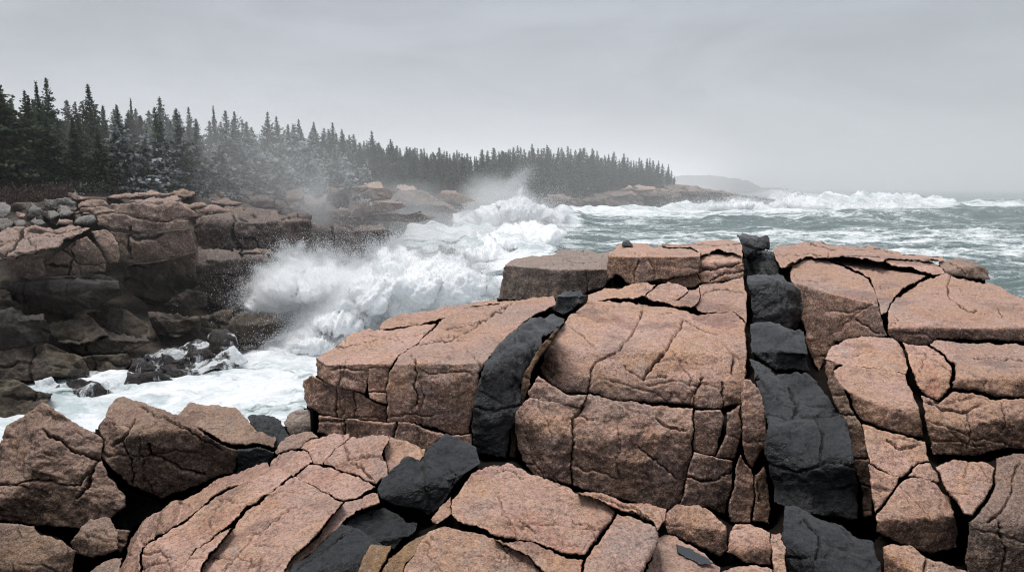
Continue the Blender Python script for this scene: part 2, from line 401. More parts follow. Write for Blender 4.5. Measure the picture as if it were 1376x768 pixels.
# --- centre block between the dikes
block('large tilted slab between the two dikes, pink top cut by two slanting cracks',
      [(726,496),(729,476),(744,446),(764,420),(790,405),(823,399),(868,407),(907,414),(943,420),(986,420),(1003,436),(1005,495),(1000,520),(997,543),(969,549),(934,546),(888,541),(829,538),(806,528),(790,526),(761,528),(738,514)],
      [T(860, 412, 2.02, (0, -.12, 1)), B(850, 470, (0, -.62, .8)), B(850, 512, (0, -1, .42)), B(745, 470, (-.9, -.6, .55))], rpx=9,
      cracks=[(1.4, .09, [(864,412),(851,445),(833,470),(800,490),(795,510),(790,527)]), (1.3, .08, [(921,432),(905,452),(885,480),(864,507)]), (1.0, .05, [(921,432),(945,440),(965,448)]),
              (1.3, .08, [(942,506),(936,520),(935,546)]), (1.2, .09, [(972,515),(971,548)]), (1.2, .08, [(986,478),(984,500)]), (.9, .04, [(765,435),(785,452),(805,467)]), (.9, .03, [(840,495),(862,508),(895,505)])])
block('small wedge of rock under the lower left edge of the tilted slab', [(709,527),(726,505),(738,515),(761,530),(790,529),(781,549),(757,546),(735,541),(712,535)], [('Y', 745, 530, 8.15, (-.2, -.8, .6))])
block('massive dark-faced block beneath the tilted slab, between the dikes', [(692,565),(698,550),(711,537),(735,543),(757,548),(781,551),(790,531),(806,532),(829,541),(888,545),(932,549),(930,580),(926,620),(920,655),(914,682),(890,682),(860,676),(830,668),(795,660),(760,652),(720,640),(698,618),(692,592)],
      [T(800, 545, 2.62, (0, -.75, .9)), B(780, 585, (0, -1, .25)), B(870, 612, (.1, -1, .12)), B(715, 560, (-.8, -.9, .3))], rpx=9, fac=1.8,
      cracks=[(1.3, .1, [(785,550),(767,567),(768,600),(766,655)]), (1., .04, [(770,560),(790,566),(803,564)]), (1.2, .05, [(858,600),(880,618),(905,640)]), (1., .05, [(880,560),(895,575),(920,578)])])
block('upright block right of the dark-faced block, upper left of the narrow column', [(935,549),(970,550),(972,562),(962,612),(945,610),(930,604)], [('Y', 950, 570, 7.9, (-.1, -1, .3))], rpx=7)
block('narrow upright block beside the column, tapering downwards', [(974,554),(995,544),(993,580),(988,616),(963,614),(973,580)], [('Y', 985, 570, 7.85, (0, -1, .3))], rpx=7)
block('knobbly dark block under the two upright blocks, left of the column', [(930,606),(962,615),(985,619),(983,650),(979,694),(953,684),(914,678),(920,655),(926,625)], [('Y', 950, 630, 7.6, (0, -1, .45)), B(950, 660, (0, -1, .05))], fac=1.8,
      cracks=[(1.2, .06, [(925,640),(945,648),(965,645),(983,632)])])
block('tall thin column of granite at the left edge of the wide dike', [(999,508),(1010,508),(1023,525),(1027,560),(1030,596),(1012,632),(1000,610),(994,585),(996,545)], [('Y', 1010, 530, 7.75, (0, -1, .5)), B(1010, 570, (0, -1, .2))], rpx=8)
block('lower stub of the thin column, beneath its slanting crack', [(995,611),(1011,634),(1015,640),(1010,704),(984,704),(982,674),(989,630)], [('Y', 1000, 640, 7.4, (0, -1, .3))], rpx=7)
block('sliver of granite pinched against the foot of the wide dike', [(1029,625),(1034,660),(1033,702),(1013,700),(1016,641)], [('Y', 1024, 650, 7.3, (0, -1, .2))], rpx=5)
block('rounded lump at the left of the ridge behind the tilted slab', [(787,405),(790,395),(823,387),(868,381),(882,384),(868,399),(855,402),(825,398),(795,403)], [T(830, 392, 1.97, (0,-.1,1))], rpx=5)
block('small humped stone in the middle of the ridge behind the tilted slab', [(868,400),(884,384),(901,377),(922,386),(926,390),(908,403),(896,408),(880,405)], [T(895, 392, 1.93, (0,-.35,1))], rpx=6)
block('broad lump beside the humped stone on the ridge', [(897,408),(912,403),(928,390),(940,388),(942,402),(932,412),(907,413)], [T(920, 400, 1.95, (0,-.2,1))], rpx=6)
block('right lump of the ridge, against the wide dike', [(941,388),(965,384),(998,374),(1003,392),(1003,432),(986,418),(945,418),(934,412),(944,402)], [T(975, 395, 1.97, (0,-.12,1))], rpx=6, cracks=[(1.1,.05,[(945,396),(970,392),(1000,394)])])
# --- back blocks
block('reddish back block with a shadowed face, standing above the ridge', [(818,342),(829,332),(888,330),(925,330),(938,339),(942,352),(940,368),(905,372),(875,378),(852,385),(838,375),(829,366),(818,378)],
      [('Y', 880, 342, 15, (0, .02, 1)), B(880, 344, (.1, -1, .35)), B(845, 352, (-.75, -1, .3))], rpx=5, cracks=[(1.1,.06,[(858,350),(848,366),(852,384)])])
block('thin slab under the shadowed face of the back block', [(872,380),(905,373),(938,369),(943,383),(925,386),(900,377)], [('Y', 915, 376, 14.6, (0, -1, .3))], rpx=4)
block('right back block beside the head of the wide dike', [(942,346),(965,339),(996,346),(998,372),(965,381),(945,383),(940,368)], [('Y', 960, 350, 15, (0, -.05, 1)), B(960, 352, (0, -1, .5))], rpx=5, cracks=[(1.2,.08,[(942,368),(970,358),(998,352)]), (1.,.05,[(955,380),(975,368),(998,366)])])
block('flat cap at the very back, left of the wide dike', [(890,329),(917,327),(953,322),(985,321),(995,332),(996,345),(965,337),(942,344),(926,330)], [('Y', 950, 335, 16.4, (0, -.02, 1))], rpx=4, cracks=[(1.,.04,[(925,327),(960,331),(995,331)])])
block('grey-brown squared block standing at the back left, over the foam', [(676,360),(690,349),(741,343),(756,337),(790,335),(820,335),(818,345),(818,378),(812,386),(788,392),(770,402),(745,402),(700,403),(669,402),(673,380)],
      [('Y', 740, 361, 15.5, (-.02, .0, 1)), B(720, 362, (-.1, -1, .15)), B(686, 356, (-1, -1, .2)), ('Y', 795, 372, 15.2, (.2, -1, .3))], mat='grey', rpx=5, cracks=[(1.,.04,[(786,366),(788,392)]),(1.,.04,[(760,345),(790,352),(818,352)])])
rock('beach_stone', 'small black stone sitting on the back edge of the granite', [(836,329),(838,326),(844,325),(849,328),(849,331),(836,331)], [('Y', 842, 329, 17, (0,-.3,1)), B(842,329,(0,-1,.2))], 'dike', 'stone', rpx=3, wk=.2, reg=False, step=.9)
# --- right blocks
RT = (0, -.02, 1)
block('long block along the right side of the wide dike, cut by a deep cleft', [(1062,372),(1064,356),(1083,346),(1113,350),(1140,362),(1165,375),(1174,394),(1181,420),(1191,451),(1158,452),(1119,459),(1106,479),(1098,498),(1089,480),(1084,443),(1075,414),(1068,388)],
      [T(1110, 380, 1.93, (0, -.08, 1)), B(1110, 425, (0, -.6, .8)), B(1088, 385, (-1, -.45, .35))], rpx=8, cracks=[(1.2,.05,[(1150,430),(1170,440),(1188,446)])])
block('wedge-shaped slab narrowing into the cleft on the right', [(1114,349),(1132,348),(1184,357),(1246,367),(1247,370),(1223,384),(1200,401),(1191,418),(1184,420),(1176,393),(1167,375),(1142,361)], [T(1180, 370, 1.93, (.02,-.05,1))], rpx=7)
block('wide smooth slab at the far right with an overhanging dark front', [(1192,422),(1204,402),(1223,387),(1250,371),(1269,367),(1301,373),(1334,379),(1357,391),(1385,404),(1410,410),(1410,460),(1350,458),(1301,455),(1259,455),(1246,463),(1222,462),(1204,458),(1195,450)],
      [T(1290, 400, 2.02, (0, -.05, 1)), B(1290, 440, (0, -1, .15))], rpx=8, cracks=[(1.5,.08,[(1277,367),(1271,380),(1280,400),(1300,415),(1312,418)]), (1.,.03,[(1342,410),(1345,425)])])
block('low back slab right of the dike head, split by thin joints', [(1036,337),(1045,329),(1090,326),(1130,327),(1170,331),(1220,338),(1265,346),(1270,350),(1240,349),(1190,349),(1184,356),(1132,347),(1110,347),(1085,344),(1064,353),(1052,361),(1042,351)], [('Y', 1120, 340, 17.5, (0,-.02,1))], rpx=4,
      cracks=[(1.,.06,[(1090,328),(1120,334),(1160,336),(1200,338)]), (1.2,.08,[(1040,343),(1090,341),(1135,347),(1180,350)]), (1.,.05,[(1112,338),(1114,348)])])
block('lens-shaped stone in the back slab on the right', [(1186,351),(1246,349),(1264,353),(1268,364),(1248,366),(1188,356)], [('Y', 1220, 356, 15.8, (0,-.15,1))], rpx=5)
block('rounded boulder-like block at the far right back edge, against the sea', [(1264,349),(1292,346),(1318,354),(1329,362),(1331,374),(1301,372),(1272,366)], [('Y', 1295, 357, 15.6, (0,-.25,1)), B(1295, 359, (.3,-1,.5)), B(1315,360,(1,-.6,.4))], rpx=5, mat='boulder', cracks=[(1.,.06,[(1280,352),(1300,368)])])
block('crooked arched block below the cleft, right of the dike', [(1104,493),(1113,464),(1135,456),(1158,453),(1200,458),(1211,467),(1221,493),(1218,503),(1188,492),(1139,487),(1122,492),(1112,510)], [T(1160, 470, 2.2, (0,-.12,1)), B(1115,480,(-1,-.6,.4))], rpx=8)
block('square pink block stepping down below the arched block', [(1122,494),(1139,489),(1188,494),(1217,504),(1228,528),(1237,552),(1242,588),(1204,580),(1160,567),(1148,553),(1134,522)], [T(1180, 515, 2.35, (0,-.22,1)), B(1180, 547, (0,-1,.3)), B(1134,520,(-1,-.7,.4))], rpx=9)
block('thin side strip running down the right wall of the wide dike', [(1112,512),(1120,494),(1133,523),(1147,555),(1157,570),(1166,600),(1172,640),(1172,692),(1160,694),(1157,655),(1145,612),(1132,560),(1122,545)], [('Y', 1140, 590, 7.3, (-.5, -1, .35))], mat='boulder', cracks=[(1.,.05,[(1130,555),(1158,560)]),(1.,.05,[(1148,620),(1168,618)])])
block('sunken block with a hooked crack under the square pink block', [(1158,571),(1204,583),(1243,591),(1249,618),(1228,626),(1215,639),(1200,639),(1170,623),(1163,598)], [T(1200, 600, 2.62, (0,-.5,1))], rpx=8, cracks=[(1.3,.07,[(1190,592),(1210,604),(1222,603),(1236,596)])])
block('little three-cornered stone at the right of the sunken block', [(1230,627),(1250,620),(1257,632),(1265,650),(1236,641),(1220,639)], [T(1245, 635, 2.7, (.1,-.5,1))], rpx=6)
block('small triangular block left of the big squared lump', [(1168,625),(1200,641),(1209,640),(1204,655),(1178,688),(1171,661)], [T(1185, 650, 2.8, (-.2,-.8,1))], rpx=7)
block('big squared lump with a rough pale top and black underside, lower right', [(1179,690),(1210,651),(1223,642),(1249,645),(1279,668),(1292,707),(1290,739),(1256,745),(1204,728),(1178,714)], [T(1230, 670, 2.72, (.05,-.3,1)), B(1235, 694, (.15,-1,.0))], rpx=9, fac=1.6)
block('curved narrow block right of the long joint, below the smooth slab', [(1212,463),(1246,465),(1270,480),(1282,490),(1280,520),(1262,538),(1247,532),(1236,520),(1226,494)], [T(1250, 490, 2.25, (0,-.25,1)), B(1250,505,(0,-.8,.7))], rpx=9)
block('wide block at the right edge with a shelf-like lip across it', [(1250,463),(1259,457),(1301,457),(1350,460),(1410,461),(1410,540),(1376,533),(1340,532),(1310,524),(1284,520),(1284,488),(1268,476)], [T(1330, 480, 2.2, (0,-.12,1)), B(1330, 508, (0,-1,.45))], rpx=9, cracks=[(1.,.04,[(1310,478),(1345,482),(1376,484)])])
block('brown-faced block below the shelf-like lip, right edge', [(1240,528),(1262,540),(1283,522),(1310,526),(1340,534),(1376,535),(1410,542),(1410,604),(1376,603),(1328,608),(1295,612),(1256,611),(1249,583),(1243,548)], [T(1300, 540, 2.4, (0,-.7,1)), B(1310, 560, (0,-1,.35))], rpx=8, fac=1.5,
      cracks=[(1.2,.06,[(1250,541),(1280,550),(1300,552),(1320,545)]), (1.,.05,[(1300,555),(1300,600)]), (1.,.05,[(1346,540),(1350,580)])])
block('kite-shaped slab set in the lower right corner rocks', [(1258,625),(1282,615),(1320,617),(1338,627),(1336,645),(1308,690),(1296,690),(1285,672),(1266,647)], [T(1295, 640, 2.55, (-.1,-.35,1))], rpx=8)
block('large brown block filling the lower right corner', [(1338,614),(1376,606),(1410,606),(1410,800),(1300,800),(1296,740),(1300,700),(1312,690),(1338,646),(1340,628)], [T(1350, 650, 2.5, (-.1,-.35,1)), B(1350, 700, (-.1,-1,.35)), B(1312, 720, (-1,-.6,.2))], rpx=10, mat='boulder', cracks=[(1.2,.06,[(1345,700),(1352,740),(1350,768)]),(1.2,.05,[(1370,620),(1350,680),(1330,700)])])
block('low pink stone at the bottom edge, right of the broken dike slab', [(1186,735),(1197,727),(1223,732),(1246,748),(1269,757),(1320,775),(1330,800),(1190,800)], [T(1240, 750, 2.75, (.1,-.3,1)), B(1200,745,(-1,-.8,.3))], rpx=8, cracks=[(1.2,.05,[(1246,750),(1238,790)])])
# --- wide dike
dike('topmost knob of the wide black dike, against the sea', [(992,320),(999,313),(1018,316),(1029,324),(1030,335),(1012,338),(999,349),(994,337)], [('Y', 1010, 324, 18.2, (0,-.1,1)), B(1010,325,(0,-1,.5))], rpx=5, cracks=[(1.,.1,[(999,325),(1028,325)])])
dike('stepped black dike piece just below the topmost knob', [(999,350),(1012,338),(1033,337),(1041,355),(1049,367),(1051,375),(1005,377),(999,365)], [T(1022, 352, 1.98, (0,-.1,1)), B(1006,355,(-1,-.6,.5))], rpx=5, cracks=[(1.1,.06,[(1000,352),(1020,349),(1040,352)]),(1.,.05,[(1012,366),(1048,366)])])
dike('glossy faceted dike block with a mossy front, second step down', [(1004,379),(1030,376),(1052,376),(1070,388),(1075,417),(1074,441),(1045,440),(1012,437),(1009,411)], [T(1035, 382, 1.95, (0,-.1,1)), B(1036,387,(.1,-1,.5)), B(1058,400,(.9,-1,.4))], rpx=5, fac=2.6)
dike('flat dark dike slab in the middle of the wide dike', [(1008,439),(1051,438),(1080,442),(1089,463),(1095,499),(1048,496),(1010,474)], [T(1045, 450, 2.15, (0,-.15,1)), B(1050,468,(.05,-1,.25))], rpx=6)
dike('small broken dike rubble under the flat dark slab', [(1008,474),(1030,480),(1048,495),(1046,502),(1026,508),(1012,511)], [T(1030, 495, 2.3, (.2,-.4,1))], rpx=6, fac=3)
dike('longest black dike block, running down between the granite walls', [(1014,512),(1030,506),(1048,500),(1090,498),(1104,508),(1113,525),(1122,547),(1132,560),(1145,612),(1157,658),(1152,698),(1106,696),(1061,684),(1037,674),(1034,632),(1029,583),(1025,540)],
      [T(1070, 520, 2.4, (0,-.25,1)), B(1085,625,(.05,-1,.2)), B(1040,600,(-.8,-.8,.4))], rpx=10, fac=3, amp=1.6, cracks=[(1.3,.07,[(1026,556),(1060,570),(1100,562),(1134,568)]),(1.2,.06,[(1060,515),(1072,545),(1064,569)]),(1.3,.08,[(1034,624),(1070,634),(1110,624),(1148,630)]),(1.1,.05,[(1095,565),(1104,600),(1098,627)])])
dike('angular charcoal slab of the dike at the bottom edge', [(1053,684),(1070,685),(1106,700),(1145,718),(1172,728),(1196,800),(1060,800),(1055,740),(1051,700)], [T(1110, 725, 2.72, (.1,-.22,1)), B(1057,720,(-1,-.4,.3))], rpx=6, fac=2.2, cracks=[(1.1,.05,[(1080,705),(1100,730),(1095,768)]),(1.,.04,[(1060,748),(1110,752)])])
# --- narrow dike
dike('small black block at the upper end of the narrow dike', [(749,407),(750,391),(756,385),(780,388),(789,395),(784,406),(771,416),(758,421),(744,414)], [('Y', 765, 390, 12, (0,-.1,1)), B(766,393,(.2,-1,.3))], rpx=5, fac=2)
dike('flat black piece joining the small block to the narrow dike', [(716,424),(735,417),(744,413),(758,421),(757,428),(750,436),(742,433)], [T(740, 424, 2.02, (0,-.1,1))], rpx=4)
dike('steep shiny black ramp of the narrow dike', [(714,425),(738,432),(750,436),(742,446),(730,460),(712,484),(696,508),(693,535),(688,562),(684,616),(660,616),(634,613),(635,582),(637,533),(645,502),(660,483),(682,458),(702,434)],
      [T(700, 455, 2.1, (0,-.06,1)), B(670,500,(-.05,-1,.45)), B(665,545,(0,-1,.05)), B(712,470,(1,-.7,.45))], rpx=6, fac=2.4, cracks=[(1.2,.07,[(636,548),(660,552),(692,545)]), (1.,.04,[(700,440),(690,470),(670,480)])])
rock('rust_vein', 'rust-brown granite seam along the right wall of the narrow dike', [(752,438),(757,428),(745,450),(730,478),(716,500),(709,520),(702,545),(697,570),(692,614),(685,614),(689,566),(695,536),(699,510),(714,486),(732,458)], [('Y', 710, 500, 8.6, (.3, -1, .45)), ('Y', 690, 570, 8.2, (.2,-1,.1))], 'rust', 'rock', rpx=4, gap=.4, reg=False)
dike('squared black block at the top of the foreground dike run', [(562,621),(575,604),(600,584),(622,588),(640,596),(645,618),(628,642),(609,658),(603,641),(582,628)], [T(605, 608, 2.35, (0,-.15,1)), B(618,632,(.9,-1,.4))], rpx=5, fac=1.6, cracks=[(1.1,.06,[(604,624),(622,636),(612,655)])])
dike('second block down the foreground dike run, chipped shiny top', [(506,657),(514,644),(544,622),(562,622),(582,629),(601,641),(608,660),(595,677),(578,694),(561,684),(530,680),(511,673)], [T(550, 640, 2.38, (0,-.3,1)), B(555,655,(.2,-1,.3))], rpx=5, fac=2)
dike('third black piece, low and flat, between brown slivers', [(481,684),(511,676),(530,681),(561,694),(561,705),(545,722),(528,737),(494,717),(461,704)], [T(515, 695, 2.52, (.1,-.1,1)), B(520,722,(.6,-1,.3))], rpx=5)
dike('long smooth black slab of the dike running off the bottom edge', [(384,770),(421,737),(457,705),(470,706),(494,719),(524,736),(500,760),(470,800),(360,800)], [T(440, 745, 2.5, (.1,-.1,1)), B(495,745,(.9,-1,.3))], rpx=6, cracks=[(1.1,.04,[(470,712),(430,745),(400,768)])])
# --- foreground left slab
ST = (-.2, -.12, 1)
GS = GJ
block('outermost curved strip on the left edge of the near slab', [(165,750),(170,730),(187,704),(227,674),(262,658),(294,645),(330,628),(357,620),(362,626),(327,648),(290,662),(254,690),(210,718),(190,738),(178,800),(150,800)], [T(300, 650, 2.6, (-.3,-.15,1)), B(240,672,(-1,-.4,.7))], rpx=8)
block('long grey-streaked strip of the near slab, second from the left edge', [(364,626),(394,638),(361,664),(327,687),(294,712),(262,735),(240,762),(236,800),(180,800),(192,738),(212,718),(256,690),(292,662),(329,648)], [T(300, 690, 2.52, ST), B(215,730,(-.8,-.6,.7))], rpx=7)
block('thin rib of granite beside the wide left panel of the near slab', [(240,762),(262,737),(294,713),(312,704),(300,722),(270,752),(255,800),(238,800)], [T(280, 730, 2.47, ST)], rpx=6)
block('widest smooth panel of the near slab, bottom left', [(397,643),(430,655),(461,671),(445,690),(425,715),(395,742),(366,800),(257,800),(272,752),(302,722),(330,690),(362,666)], [T(370, 710, 2.45, ST)], rpx=6, cracks=[(1.,.025,[(300,768),(340,720),(400,680)])])
block('short panel at the head of the wide smooth panel', [(397,641),(414,623),(447,627),(478,637),(505,652),(480,668),(461,670),(430,654)], [T(445, 645, 2.45, ST)], rpx=6)
block('narrow ochre strip between the near slab and the black dike', [(463,672),(482,668),(506,658),(510,674),(480,684),(457,704),(420,737),(384,770),(366,800),(368,795),(396,743),(426,716),(446,691)], [T(450, 700, 2.47, ST)], rpx=5)
block('rounded stone at the left top of the near slab', [(360,622),(374,610),(395,606),(414,606),(418,620),(394,637)], [T(388, 620, 2.5, ST)], rpx=6)
block('dull greyish stone at the upper rim of the near slab', [(368,608),(375,596),(395,584),(420,580),(428,588),(400,603),(374,609)], [T(395, 595, 2.58, (-.3,-.2,1))], rpx=6, mat='boulder')
block('diagonal finger of rock across the top of the near slab', [(402,603),(425,590),(445,583),(468,583),(470,589),(455,600),(431,622),(419,621),(415,606)], [T(435, 600, 2.48, ST)], rpx=7)
block('raised plate with a broken corner on the near slab top', [(434,622),(456,601),(472,588),(500,586),(522,588),(524,594),(512,613),(516,622),(520,638),(506,649),(478,635),(452,626)], [T(485, 612, 2.42, ST)], rpx=6, cracks=[(1.2,.06,[(470,615),(495,612),(515,618)]),(1.1,.05,[(455,622),(480,620),(500,640)])])
block('triangular pink piece between the raised plate and the dike', [(525,592),(550,596),(574,604),(561,620),(544,622),(522,638),(515,618),(516,610)], [T(545, 608, 2.45, ST)], rpx=5)
block('flat shelf in the bottom left corner beside the slab foot', [(105,800),(120,772),(140,757),(166,750),(152,800)], [T(140, 772, 2.9, (-.2,-.2,1))], rpx=5, mat='boulder')
# --- foreground middle
FT = (.06, -.14, 1)
block('broad near block with a grey-purple patch, bottom centre', [(606,690),(607,668),(620,650),(640,628),(658,618),(682,617),(709,629),(741,643),(773,659),(800,668),(829,687),(817,707),(800,725),(785,741),(761,742),(730,730),(709,724),(663,720),(640,712),(615,702)], [T(700, 670, 2.32, FT)], rpx=8,
      cracks=[(1.,.03,[(700,700),(720,715)]), (1.1,.04,[(768,698),(790,706),(800,712)]), (.9,.03,[(665,628),(690,630),(705,640)])])
block('small reddish chip beside the foreground dike', [(579,694),(590,674),(606,662),(606,690),(590,703)], [T(595, 685, 2.4, FT)], rpx=6)
block('near block running off the bottom edge left of centre', [(536,800),(545,760),(575,712),(600,703),(640,714),(662,722),(709,747),(735,768),(745,800)], [T(640, 745, 2.3, FT)], rpx=7)
block('brown rib beside the near block at the bottom edge', [(503,800),(520,748),(545,728),(577,712),(545,758),(535,800)], [T(540, 745, 2.42, (-.3,-.2,1))], rpx=6, mat='rust')
block('ochre sliver caught between two dike pieces at the bottom', [(466,800),(490,748),(498,730),(526,728),(518,746),(500,800)], [T(505, 750, 2.5, (-.2,-.3,1))], rpx=6, mat='rust')
block('curved strip under the broad near block', [(663,723),(709,727),(728,733),(761,746),(783,747),(775,800),(744,800),(735,768),(709,746)], [T(730, 750, 2.27, FT)], rpx=7)
block('pale tablet-shaped block right of the broad near block', [(829,688),(868,703),(882,709),(884,727),(868,759),(855,800),(778,800),(787,745),(802,727),(818,708)], [T(835, 735, 2.27, (.05,-.12,1)), B(875,735,(1,-.5,.3))], rpx=8)
block('knobbly rim along the back of the broad near block', [(774,660),(800,660),(823,666),(842,677),(868,679),(894,685),(894,700),(884,716),(878,704),(862,694),(829,685),(800,668)], [T(845, 685, 2.33, (.1,-.3,1))], rpx=5, cracks=[(1.,.05,[(800,665),(850,686),(872,700)])])
block('rounded cobble-like block with a dark lower face, bottom centre right', [(896,707),(894,690),(914,678),(946,679),(979,703),(976,739),(969,749),(937,732),(898,718)], [T(930, 690, 2.62, (0,-.3,1)), B(935,706,(-.1,-1,.3))], rpx=9)
block('second rounded block, just left of the charcoal dike slab', [(981,710),(989,699),(1008,700),(1034,717),(1038,735),(1038,760),(1002,756),(977,740)], [T(1008, 715, 2.66, (0,-.3,1)), B(1005,735,(0,-1,.3))], rpx=9)
block('ragged narrow stone squeezed beside the charcoal dike slab', [(1036,717),(1047,717),(1055,739),(1058,800),(1046,800),(1040,762)], [T(1046, 740, 2.65, (0,-.5,1))], rpx=5)
block('low slab holding a dark rain puddle, bottom edge', [(886,724),(900,720),(937,734),(969,756),(960,800),(856,800),(870,760)], [T(910, 750, 2.5, (0,-.02,1))], rpx=5)
def puddle_mat():
    t = NT('puddle'); b = t.n('ShaderNodeBsdfPrincipled', {'Base Color': (.03, .032, .036, 1), 'Roughness': .06, 'Specular IOR Level': .5}); t.n('ShaderNodeOutputMaterial', {'Surface': b}); return t.m
_o = rock('puddle', 'dark still rain puddle lying on the low slab at the bottom edge', [(908,731),(930,736),(948,745),(962,757),(944,757),(924,750),(910,741)], [('h', 910, 750, 2.482, (0, 0, 1))], puddle_mat(), None, None, gap=0, rpx=1, wk=1.2, fac=0, amp=0, hair=0, reg=False, depth=.03); _o['kind'] = 'stuff'
block('low hummock at the bottom edge right of the puddle', [(968,762),(982,755),(1018,757),(1040,764),(1045,800),(960,800)], [T(1005, 768, 2.65, (0,-.1,1))], rpx=7)
# --- loose boulders, lower left
GB = 'fallen boulders below the ledge'
def boulder(label, poly, planes, **k):
    k.setdefault('group', GB); k.setdefault('gap', .3); return rock('boulder', label, poly, planes, k.pop('mat', 'boulder'), 'boulder', **k)
boulder('big peaked boulder at the left edge with a split lower corner', [(-40,640),(4,596),(11,577),(33,559),(52,538),(90,558),(119,576),(138,588),(137,610),(146,636),(166,662),(168,682),(140,700),(109,708),(54,704),(0,698),(-40,694)],
      [('Y', 56, 582, 8.0, (.42,-.75,.75)), B(56,582,(-.5,-.8,.65)), B(95,650,(.1,-1,.0))], rpx=7, fac=2.2, amp=1.5, cracks=[(1.5,.09,[(56,582),(95,600),(138,612)]), (1.4,.09,[(40,646),(75,652),(105,652),(127,628),(135,610)]), (1.6,.1,[(129,628),(118,650),(104,672)]), (1.2,.06,[(0,650),(40,646)])])
boulder('leaning slab-like boulder with a dark right face, above the gap', [(127,572),(139,550),(152,528),(163,526),(190,536),(217,548),(245,562),(275,580),(310,598),(320,604),(316,637),(285,645),(258,655),(235,667),(217,674),(196,664),(172,650),(152,630),(138,614),(134,590)],
      [('Y', 216, 578, 8.3, (.15,-.28,1)), B(180,590,(-.5,-1,.55)), B(216,578,(.42,-1,-.0))], rpx=7, fac=2.2, amp=1.5, cracks=[(1.8,.12,[(200,595),(207,612),(240,628),(275,642)]), (1.3,.07,[(182,560),(165,595),(150,600)]),(1.2,.06,[(165,595),(180,620),(178,650)]), (1.2,.05,[(190,545),(250,578),(300,600)])])
boulder('pink-topped boulder behind the leaning one', [(236,562),(246,545),(253,539),(290,542),(318,546),(332,560),(345,580),(372,590),(368,604),(318,602),(280,584),(250,570)], [('Y', 290, 570, 9.2, (.1,-.25,1))], rpx=7, fac=1.6)
boulder('wet black boulder at the right of the pink-topped one', [(332,558),(340,554),(362,556),(376,568),(391,588),(393,595),(370,608),(345,583)], [('Y', 360, 575, 9.3, (.25,-.4,1))], mat='dike', rpx=6, fac=2)
boulder('black undercut face below the pink-topped boulder', [(318,603),(345,600),(369,607),(362,624),(330,636),(317,637)], [('Y', 340, 615, 8.6, (.1,-1,-.1))], mat='dike', rpx=6)
boulder('low rounded boulder in the lower left corner', [(-40,702),(0,700),(45,704),(55,715),(83,725),(103,740),(98,775),(90,800),(-40,800)], [('Y', 30, 725, 6.3, (.1,-.6,1)), B(50,760,(.2,-1,.1)), B(80,735,(.8,-.7,.5))], rpx=10, fac=1.5)
boulder('small grey-brown boulder wedged in the dark gap', [(94,730),(108,708),(122,697),(148,698),(160,714),(161,738),(146,745),(128,748),(105,742)], [('Y', 130, 712, 6.9, (0,-.4,1)), B(125,722,(-.2,-1,.3))], rpx=8, fac=1.5)
boulder('small stone deep in the gap beside the near slab', [(159,710),(177,711),(172,728),(163,742),(158,736)], [('Y', 167, 722, 7.0, (0,-.9,.5))], rpx=6)
boulder('wet dark rock low in the gap under the leaning boulder', [(160,650),(185,662),(215,676),(235,670),(200,690),(175,712),(160,706)], [('Y', 185, 680, 8.6, (0,-.9,.6))], mat='dike', rpx=7)
boulder('wave-washed grey stone at the foot of the ledge, left one', [(381,568),(385,556),(398,549),(415,551),(426,560),(424,580),(404,584),(392,584)], [('Y', 405, 562, 11.5, (-.1,-.4,1)), B(405,566,(0,-1,.4))], mat='grey', rpx=6)
